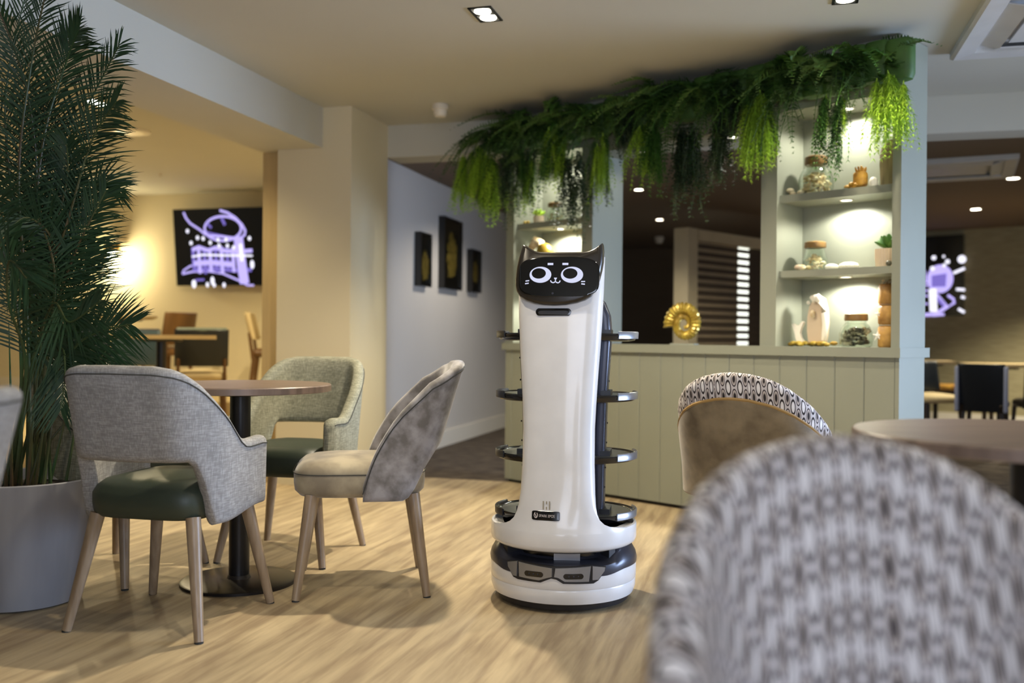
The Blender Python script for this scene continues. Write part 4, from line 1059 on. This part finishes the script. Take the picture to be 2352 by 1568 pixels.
# a dark moss backing board that carries the plants
bk = empty('greenery_trough', U(1.3, -.03, 2.08), 0, 'dark mossy trough along the top front of the divider, holding the ferns', 'trough')
mb = MB()
for k in range(26):
    t = -.0+k*.104; mb.rbox(UU*(t-1.3)-UW*(.02+rg_.uniform(0, .02))+Vector((0, 0, .135+rg_.uniform(-.015, .015))), (.13, .09, .2), r=.03, rz=UR, e=3, n=14, rows=2)
mb.build('moss', M['fern'], bk); 
CL = [ # name, t, s, z, items
    ('fern_clump', -.02, -.06, 2.22, [('fern', 22, 1.25), ('fernmid', 4, 1.1)], 'dark fern bunch at the far left end of the garland'),
    ('feathery_fern', .05, -.16, 2.08, [('lime', 9, 1.05), ('midplume', 2, 1)], 'bright lime feathery fern hanging lowest at the left end'),
    ('feathery_fern', -.06, -.20, 2.13, [('lime', 8, 1.0)], 'bright lime feathery fern nearest the corridor, outermost on the left'),
    ('fern_clump', .24, -.07, 2.24, [('fern', 18, 1.25), ('fernmid', 6, 1.1), ('trail', 3, 1)], 'dark fern bunch above the left niche, against the end bunch'),
    ('trailing_plant', .17, -.14, 2.06, [('trail', 7, 1.15), ('fern', 3, .9)], 'dark trailing plant hanging past the left edge of the left niche'),
    ('trailing_plant', .36, -.12, 2.05, [('trail', 5, 1.0), ('midplume', 4, .95), ('lime', 3, .9)], 'mixed trailing greenery in front of the left niche, over its small plant'),
    ('fern_clump', .48, -.07, 2.22, [('fern', 16, 1.2), ('fernmid', 6, 1.15)], 'dark fern bunch above the middle of the left niche'),
    ('feathery_fern', .60, -.13, 2.16, [('lime', 6, .95), ('midplume', 5, 1)], 'lime feathery fern over the right side of the left niche'),
    ('trailing_plant', .70, -.10, 1.98, [('trail', 9, 1.25)], 'long dark trailing plant hanging by the post beside the robot head'),
    ('fern_clump', .78, -.06, 2.20, [('fern', 15, 1.15), ('fernmid', 8, 1.15)], 'mid green fern bunch above the post right of the left niche'),
    ('feathery_fern', .94, -.12, 2.05, [('lime', 5, .85), ('midplume', 3, .8)], 'pale lime feathery fern at the left corner of the opening'),
    ('trailing_plant', .90, -.09, 1.93, [('trail', 5, .8)], 'short dark trailing plant beside the opening, below the pale lime fern'),
    ('trailing_plant', 1.08, -.07, 2.23, [('trail', 14, .95), ('fern', 8, .9)], 'dense dark small-leaved plant, leftmost above the opening'),
    ('feathery_fern', 1.30, -.13, 2.10, [('lime', 5, .9), ('midplume', 6, 1.0)], 'lime feathery fern hanging over the left half of the opening'),
    ('fern_clump', 1.30, -.06, 2.22, [('fern', 18, 1.2), ('fernmid', 8, 1.1)], 'green fern bunch above the left half of the opening'),
    ('fern_clump', 1.55, -.06, 2.22, [('fern', 20, 1.2), ('fernmid', 5, 1.1)], 'dark fern bunch above the centre of the opening'),
    ('trailing_plant', 1.52, -.10, 2.03, [('trail', 10, 1.25), ('midplume', 2, .8)], 'longest dark trailing plant, hanging down the centre of the opening'),
    ('trailing_plant', 1.74, -.10, 2.07, [('trail', 9, 1.1), ('broad', 3, .8)], 'dark trailing plant with a pale leaf at its tip, right side of the opening'),
    ('trailing_plant', 1.72, -.05, 2.22, [('trail', 12, .8), ('fern', 10, 1.0)], 'bushy dark small-leaved plant above the right part of the opening'),
    ('feathery_fern', 1.95, -.14, 2.12, [('lime', 9, 1.0), ('midplume', 3, 1)], 'bright lime feathery fern hanging at the left edge of the right niche'),
    ('fern_clump', 1.95, -.05, 2.22, [('fern', 14, 1.1), ('fernmid', 8, 1.15)], 'mid green fern bunch above the left edge of the right niche'),
    ('fern_clump', 2.18, -.05, 2.20, [('fern', 20, 1.2), ('broad', 10, 1)], 'dark fern bunch with broad leaves above the right niche'),
    ('trailing_plant', 2.36, -.13, 2.05, [('midplume', 3, .9), ('trail', 4, .9), ('lime', 2, .7)], 'thin pale trailing plant hanging in front of the right niche spotlight'),
    ('fern_clump', 2.36, -.04, 2.22, [('fern', 18, 1.0), ('fernmid', 5, 1.1), ('broad', 5, 1)], 'upright dark fern bunch near the right end of the garland'),
    ('feathery_fern', 2.60, -.08, 2.11, [('lime', 9, .95)], 'bright lime feathery fern hanging at the right end of the garland'),
    ('fern_clump', 2.50, -.04, 2.18, [('fern', 7, .62), ('broad', 9, 1)], 'small dark leafy bunch at the very right end, against the divider post'),
]
for c in CL: clump(*c)

# ------------------------------------------------------------------ shelf ornaments
def shells(b, c, r, h, n, rr, size=.02, lo=.0):
    for k in range(n):
        a = rr.uniform(0, 2*pi); q = r*sqrt(rr.uniform(lo, 1)); z = rr.uniform(0, 1)*h
        s_ = size*rr.uniform(.6, 1.2)
        Mx = Matrix.Rotation(rr.uniform(0, 6.28), 3, 'Z') @ Matrix.Rotation(rr.uniform(0, 3), 3, 'X')
        b.ball((c[0]+q*cos(a), c[1]+q*sin(a), c[2]+s_*.5+z), s_, (1, .7, .45), n=7, m=4, M=Mx)
def jar(t, s, z, r, h, label, neck=.62, lid=True, fill='shell', nsh=40, lidm='lidmetal', name='shell_jar'):
    e = empty(name, U(t, s, z), 0, label, 'jar')
    rr = random.Random(int(t*1000)); H = h*.78
    prof = [(r*.80, 0), (r*.96, H*.06), (r, H*.30), (r*.97, H*.55), (r*.80, H*.80), (r*neck, H*.93), (r*neck, H)]
    MB().lathe(prof+[(q-.002, zz) for q, zz in reversed(prof)], n=28, caps=False).build('glass_body', M['glass'], e)
    b = MB(); shells(b, (0, 0, .002), r*.78, H*.62, nsh, rr, r*.24); b.build('shell_filling', M[fill], e)
    if lid:
        MB().lathe([(r*neck*1.12, H), (r*neck*1.18, H+.006), (r*neck*1.14, h*.97), (r*neck*.9, h), (.001, h)], n=24).build('lid', M[lidm], e)
    return e
ZU, ZM, ZL = 1.667, 1.284, .902
# right niche, top shelf
jar(2.085, .15, ZU, .088, .20, 'big glass jar of pale shells on the top shelf of the right niche', neck=.55, nsh=60)
e = empty('shell_pile', U(2.03, .10, ZU), 0, 'pile of pale shells leaning at the left of the big jar', 'shells')
for k in range(9):
    MB().ball((.05*cos(k*2.3), .03*sin(k*1.9), .014+.016*(k//4)), .022, (1, .8, .55), n=9, m=5, M=Matrix.Rotation(k, 3, 'Z')).build('shell', M['shell'], e)
def star(b, c, r, th, nrm_rz, tilt, pts=5):
    Mx = Matrix.Rotation(nrm_rz, 3, 'Z') @ Matrix.Rotation(tilt, 3, 'X'); P = []
    for k in range(pts*2): a = pi/2+pi*k/pts; q = r if k % 2 == 0 else r*.36; P.append(Vector((q*cos(a), 0, q*sin(a))))
    n = len(P); b.add([Mx @ p+Vector(c) for p in P]+[Mx @ Vector((0, -th, 0))+Vector(c), Mx @ Vector((0, th, 0))+Vector(c)], [(k, (k+1) % n, n) for k in range(n)]+[((k+1) % n, k, n+1) for k in range(n)])
e = empty('coral_ornament', U(2.335, .12, ZU), 0, 'yellow coral ornament on the top shelf of the right niche', 'ornament')
b = MB(); rr = random.Random(3)
b.rbox((0, 0, .052), (.065, .055, .075), r=.015, rz=UR, e=3, n=18)
for k in range(16):
    a = rr.uniform(0, 6.28); b.tube([(.01*cos(a), .01*sin(a), .07), (.028*cos(a), .025*sin(a), .095+rr.uniform(0, .02))], [.008, .004], n=6)
b.build('coral_head', M['coral'], e)
b = MB(); shells(b, (-.045, 0, 0), .02, .02, 9, rr, .016); b.build('loose_shells', M['coral'], e)
e = tag(MB().ball(tuple(U(2.405, .11, ZU+.028)), .028, (.8, .7, 1), n=14).build('white_shell', M['ceramic']), 'white round shell between the coral ornament and the driftwood slab', 'shell')
e = empty('driftwood_slab', U(2.475, .14, ZU), 0, 'tall flat driftwood slab standing on the top shelf of the right niche', 'ornament')
rr = random.Random(9); loops = []
for z_, w_ in ((0, .09), (.05, .095), (.12, .10), (.17, .096), (.205, .07), (.228, .035)):
    loops.append([UU*x*w_/2+UW*y*.014+Vector((rr.uniform(-.001, .001), 0, z_)) for x, y in ((-1, -.6), (-.5, -1), (.5, -1), (1, -.6), (1, .6), (.5, 1), (-.5, 1), (-1, .6))])
MB().loft(loops).build('slab', M['stone'], e)
# right niche, middle shelf
jar(2.085, .15, ZM, .062, .15, 'medium glass jar of shells on the middle shelf of the right niche', neck=.75, nsh=30)
e = empty('shell_pile', U(2.06, .10, ZM), 0, 'cream and brown shells gathered in front of the medium jar', 'shells')
for k in range(6): MB().ball((.045*cos(k*1.7), .03*sin(k*2.1), .016), .020, (1.1, .8, .7), n=10, m=5, M=Matrix.Rotation(k*1.3, 3, 'Z')).build('shell', M['shell'] if k % 2 else M['pinkish'], e)
tag(MB().ball(tuple(U(2.185, .13, ZM+.016)), .034, (1, .8, .5), n=16).build('white_shell', M['ceramic']), 'smooth white shell right of the medium jar', 'shell')
b = MB()
c0 = U(2.285, .11, ZM)
loops = []
for q, z_ in ((.034, 0), (.044, .008), (.046, .016), (.040, .026), (.024, .033), (.006, .035)):
    loops.append([(c0.x+q*(1+.07*cos(9*a))*cos(a), c0.y+q*(1+.07*cos(9*a))*sin(a), c0.z+z_) for a in [2*pi*k/54 for k in range(54)]])
b.loft(loops); tag(b.build('ribbed_urchin', M['ceramic']), 'white ribbed sea urchin shell in the middle of the middle shelf', 'shell')
def ribpot(t, s, z, r, h, label, m, leaf, nl=12, lsz=.05, name='potted_succulent'):
    e = empty(name, U(t, s, z), 0, label, 'plant'); loops = []
    for q, z_ in ((.82, 0), (.92, .04), (1, .5), (1, 1)): loops.append([(r*q*(1+.025*cos(30*a))*cos(a), r*q*(1+.025*cos(30*a))*sin(a), h*z_) for a in [2*pi*k/120 for k in range(120)]])
    MB().loft(loops).build('pot', m, e)
    rr = random.Random(int(t*999))
    for k in range(nl):
        a = 2*pi*k/nl*1.6+rr.uniform(-.3, .3); el = rr.uniform(.3, 1.4); d = Vector((cos(a)*cos(el), sin(a)*cos(el), sin(el))); c = Vector((0, 0, h))+d*lsz*.7
        Mx = d.to_track_quat('Z', 'Y').to_matrix(); MB().ball(c, lsz, (.32, .16, .75), n=8, m=6, M=Mx).build('leaf', leaf, e)
ribpot(2.475, .13, ZM, .062, .088, 'green succulent in a ribbed beige pot on the middle shelf of the right niche', M['pinkish'], M['mid'], 16, .052)
tag(MB().ball(tuple(U(2.51, .05, ZM+.014)), .014, (1, 1, 1), n=10).build('small_snail_shell', M['shellgrey']), 'tiny dark snail shell in front of the ribbed pot', 'shell')
# right niche, on the ledge
e = empty('embracing_sculpture', U(2.105, .14, ZL), 0, 'white arched sculpture on the ledge of the right niche', 'sculpture')
def UV2(x, z, y=0): return UU*x+UW*y+Vector((0, 0, z))
arch_o = [(-.048, .0), (-.056, .06), (-.055, .13), (-.044, .185), (-.018, .225), (.012, .237), (.036, .222), (.052, .17), (.058, .10), (.052, .03), (.046, 0)]
MB().prism(arch_o, lambda x, z: UV2(x, z+.02, .018), lambda x, z: UV2(x*.96, z*.99+.02, -.004)).build('beige_back', M['pinkish'], e, smooth=False)
b = MB(); cpts = [(-.030, .232), (-.012, .215), (.008, .226), (.030, .205), (.045, .15), (.050, .09), (.044, .03), (.040, .01)]
b.tube([UV2(x, z+.02, -.012) for x, z in cpts], [.008, .016, .021, .020, .017, .016, .014, .012], n=12); b.ball(UV2(-.044, .222, -.01), .010, n=10); b.ball(UV2(-.004, .245, -.012), .02, (1, 1, .9), n=12); b.build('white_figure', M['ceramic'], e)
MB().ball(UV2(-.016, .165, -.016), .014, (1, .8, 1.4), n=10).build('small_figure', M['shell'], e)
e = empty('whale_tail_ornament', U(2.02, .12, ZL+.022), 0, 'white whale tail ornament standing on the pebble base', 'ornament')
tail = [(-.010, 0), (.030, 0), (.012, .022), (.006, .045), (.012, .070), (.026, .100), (.018, .106), (.002, .088), (-.010, .082), (-.030, .094), (-.040, .092), (-.032, .066), (-.022, .04), (-.016, .015)]
MB().prism(tail, lambda x, z: UV2(x, z, .010), lambda x, z: UV2(x, z, -.010)).build('tail', M['ceramic'], e, smooth=False)
e = empty('pebble_base', U(2.09, .12, ZL), 0, 'flat base of golden pebbles under the white sculpture', 'ornament')
rr = random.Random(4)
for k in range(16):
    MB().ball(UV2(-.10+.0135*k, .011+.006*(k % 2), rr.uniform(-.04, .03)), .022, (1, .8, .5), n=10, m=5, M=Matrix.Rotation(k, 3, 'Z')).build('pebble', M['goldresin'], e)
jar(2.315, .13, ZL, .080, .165, 'round glass jar of grey shells on the ledge of the right niche', neck=.60, nsh=70, fill='shellgrey')
e = empty('stacked_jars', U(2.475, .12, ZL), 0, 'tall narrow tower of three amber filled jars at the right of the ledge', 'jar')
for k, (z0, h_) in enumerate(((0, .105), (.108, .095), (.206, .095))):
    MB().lathe([(.036, z0), (.042, z0+.008), (.042, z0+h_-.012), (.036, z0+h_-.004), (.040, z0+h_)], n=24).build('jar_body', M['jarwood'], e)
b = MB(); star(b, UV2(-.03, .055, -.036), .028, .005, UR, 0); b.build('starfish', M['ceramic'], e, smooth=False)
b = MB(); star(b, UV2(-.03, .16, -.036), .018, .005, UR, .1); b.build('starfish', M['ceramic'], e, smooth=False)
b = MB(); rr = random.Random(8); shells(b, (0, 0, .298), .025, .015, 10, rr, .013); b.build('shell_topping', M['shell'], e)
# ammonite on the ledge in the opening
e = empty('ammonite_ornament', U(1.305, .13, ZL), 0, 'large gold ribbed ammonite ornament on the ledge in the opening', 'ornament')
b = MB(); loops = []; NT = 96
for k in range(NT+1):
    q = k/NT; th = -pi*.45+q*2*pi*1.75; rad = .020+.082*q; tr = .010+.026*q
    rib = 1+.10*cos(k*pi)*1
    cx_ = rad*cos(th); cz_ = rad*sin(th); lp = []
    for j in range(12):
        a = 2*pi*j/12; o_ = tr*rib*cos(a); lp.append(UV2((rad+o_)*cos(th), (rad+o_)*sin(th)+.118, tr*.9*sin(a)*rib))
    loops.append(lp)
b.loft(loops).build('ribbed_coil', M['goldresin'], e, sharp=20)
b = MB(); b.box(UV2(0, .004, 0), (.16, .05, .008), rz=UR); b.build('foot', M['silverresin'], e, smooth=False)
# left niche
jar(.30, .14, ZU, .058, .13, 'glass jar of pale shells on the top shelf of the left niche', neck=.7, nsh=30)
ribpot(.165, .13, ZU, .034, .055, 'small bright green plant in a pinkish pot on the top shelf of the left niche', M['pinkish'], M['lime'], 14, .036, 'small_potted_plant')
for k, t in enumerate((.100, .128)):
    tag(MB().ball(tuple(U(t, .07, ZU+.011)), .012, n=10).build('small_pebble', M['goldresin']), ['left one of two pale pebbles on the left niche top shelf', 'right one of two pale pebbles, next to the small pink pot'][k], 'pebble')
e = empty('gourd_ornament', U(.19, .12, ZM), 0, 'yellow rounded gourd ornament with twisted neck behind the robot head', 'ornament')
b = MB(); b.ball(UV2(.06, .165, 0), .085, (.75, .6, 1.15), n=20, m=12, M=Matrix.Rotation(-.35, 3, 'Y')); b.lathe([(.05, 0), (.045, .03), (.03, .08)], c=tuple(UV2(.07, 0, 0)), n=16); b.build('body', M['goldresin'], e)
b = MB(); b.tube([UV2(.02, .25, -.01), UV2(-.02, .27, -.02), UV2(-.05, .24, -.02), UV2(-.09, .21, -.02), UV2(-.12, .19, -.02)], [.03, .035, .026, .016, .009], n=12)
b.tube([UV2(-.12, .19, -.02), UV2(-.148, .17, -.02), UV2(-.14, .15, -.02), UV2(-.125, .155, -.02)], [.008, .007, .006, .005], n=8); b.build('twisted_neck', M['shell'], e)
tag(MB().rbox(tuple(U(.10, .10, ZL+.055)), (.05, .05, .11), r=.01, rz=UR).build('small_box', M['shellgrey']), 'small dark object on the left niche ledge behind the robot', 'ornament')

# ------------------------------------------------------------------ cafe chairs and tables of the other rooms (local: seat faces +y)
def cafe_chair(loc, rz, backm, seatm, legm, label, h=.78, w=.42, backh=.30, trim=None, side=None):
    e = empty('cafe_chair', loc, rz, label, 'chair')
    zb = h-backh
    b = MB(); loops = []
    for z, off in ((zb, 0), (zb+.02, -.004), (h-.03, -.05), (h-.008, -.056), (h, -.06)):
        t = .026 if zb+.01 < z < h-.004 else .015; lp = []
        for k in range(24):
            a = 2*pi*(k+.5)/24; x = (w/2)*sgnp(cos(a), .35); y = t*sgnp(sin(a), .5)
            lp.append((x, -w/2+.03+off+y-.03*(1-(x/(w/2))**2)+.02, z))
        loops.append(lp)
    bo = b.loft(loops).build('backrest', backm, e, sharp=50)
    if trim: MB().tube([(x, -w/2-.03-.03*(1-(x/(w/2))**2)+.02, h-.004) for x in [-w/2+.02+k*(w-.04)/8 for k in range(9)]], .018, n=8).build('top_roll', trim, e)
    if side:
        for sx in (1, -1):
            MB().rbox((sx*(w/2+.004), -w/2+.0, (h+zb)/2-.01), (.03, .075, backh*.94), r=.012, e=4, n=16).build('side_edge', side, e)
    cushion('seat', w/2, w/2-.01, .38, .46, seatm, e)
    legs(e, w/2-.04, w/2-.045, w/2-.02, w/2-.0, .39, .020, .014, legm, n=8)
    for sx in (-1, 1): MB().tube([(sx*(w/2-.03), -w/2+.035, .36), (sx*(w/2-.03), -w/2+.0, zb+.06)], [.016, .013], n=8).build('back_post', legm, e)
    return e
def bistro(loc, w, h, label, top, round_=False, bm=None):
    e = empty('cafe_table', loc, -TG, label, 'table')
    if round_: MB().lathe([(w-.05, h-.035), (w, h-.018), (w, h), (.001, h)], n=40).build('tabletop', top, e)
    else: MB().box((0, 0, h-.015), (w, w, .03)).build('tabletop', top, e, smooth=False)
    MB().lathe([(.15 if not round_ else w*.55, h-.05), (.16 if not round_ else w*.6, h-.03)], n=24).build('top_bracket', M['black'], e)
    MB().lathe([(.036, .01), (.036, h-.04)], n=16).build('pedestal', M['black'], e)
    MB().lathe([(.20, 0), (.20, .012), (.04, .02)], n=32).build('base_plate', M['black'], e)
    return e
def at(px, Z): return (px-1176)/2218*Z
P1, P2 = .18, .36
cafe_chair((at(452, 7.9), 8.0, P1), R(20), M['navy'], M['cream'], M['brownwood'], 'dark leather cafe chair with a cream seat, nearest the column in the left room', h=.80, trim=M['grpiping'])
cafe_chair((at(318, 8.3), 8.0, P1), R(175), M['teal'], M['cream'], M['brownwood'], 'dark cafe chair with a rounded grey rim behind the left table, by the palm', h=.79, trim=M['robotgrey'])
cafe_chair((at(208, 6.75), 6.72, P1), R(8), M['teal'], M['teal'], M['darkwood'], 'blue grey cafe chair seen through the lower palm fronds', h=.83, w=.36, backh=.36)
cafe_chair((at(388, 9.05), 9.0, P2), R(60), M['brownwood'], M['brownwood'], M['brownwood'], 'brown wooden cafe chair beside the far left table against the wall', h=.78, w=.36)
cafe_chair((at(192, 9.4), 9.3, P2), R(-60), M['coral'], M['coral'], M['brownwood'], 'tan wooden cafe chair behind the palm against the far left wall', h=.77, w=.36)
cafe_chair((at(636, 8.95), 8.75, P2), R(-82), M['cream'], M['brownwood'], M['brownwood'], 'tan backed wooden cafe chair half hidden by the cream column', h=.78, w=.36, backh=.24)
t_ = bistro((at(374, 7.25), 7.22, P1), .60, .752, 'square tan cafe table in the left room with a corner towards the camera', M['tabletan']); t_.rotation_euler.z = R(40)
bistro((at(282, 9.2), 9.2, P2), .31, .752, 'round dark edged table on the upper step against the left wall', M['cream'], True)
# right back room
cafe_chair((at(2150, 8.7), 8.8, 0), R(-168), M['navy'], M['cream'], M['darkwood'], 'dark cafe chair just right of the divider post', h=.755, w=.42, backh=.27)
cafe_chair((at(2277, 8.0), 8.1, 0), R(-35), M['navy'], M['navy'], M['darkwood'], 'navy cafe chair with pale blue side edges, below the right television', h=.755, w=.36, backh=.40, side=M['paleblue'])
cafe_chair((at(2420, 8.0), 8.15, 0), R(-10), M['frameblack'], M['frameblack'], M['darkwood'], 'black cafe chair cut by the right edge of the picture', h=.76, w=.42, backh=.38)
e = empty('bench_seat', (at(2205, 10.25), 10.25, 0), R(-38), 'dark framed bench with a golden cushion between the far right chairs', 'bench')
MB().rbox((0, 0, .445), (.62, .38, .07), r=.02).build('cushion', M['coral'], e); MB().box((0, 0, .37), (.62, .38, .10)).build('frame', M['darkwood'], e, smooth=False)
for sx in (-1, 1):
    for sy in (-1, 1): MB().box((sx*.28, sy*.16, .16), (.04, .04, .32)).build('leg', M['darkwood'], e, smooth=False)
bistro((at(2135, 9.55), 9.6, 0), .46, .745, 'cafe table with a pale top just behind the dark chair by the divider post', M['tabletan'])
bistro((at(2300, 9.0), 9.0, 0), .62, .735, 'cafe table with a pale top behind the navy chair', M['tabletan'])
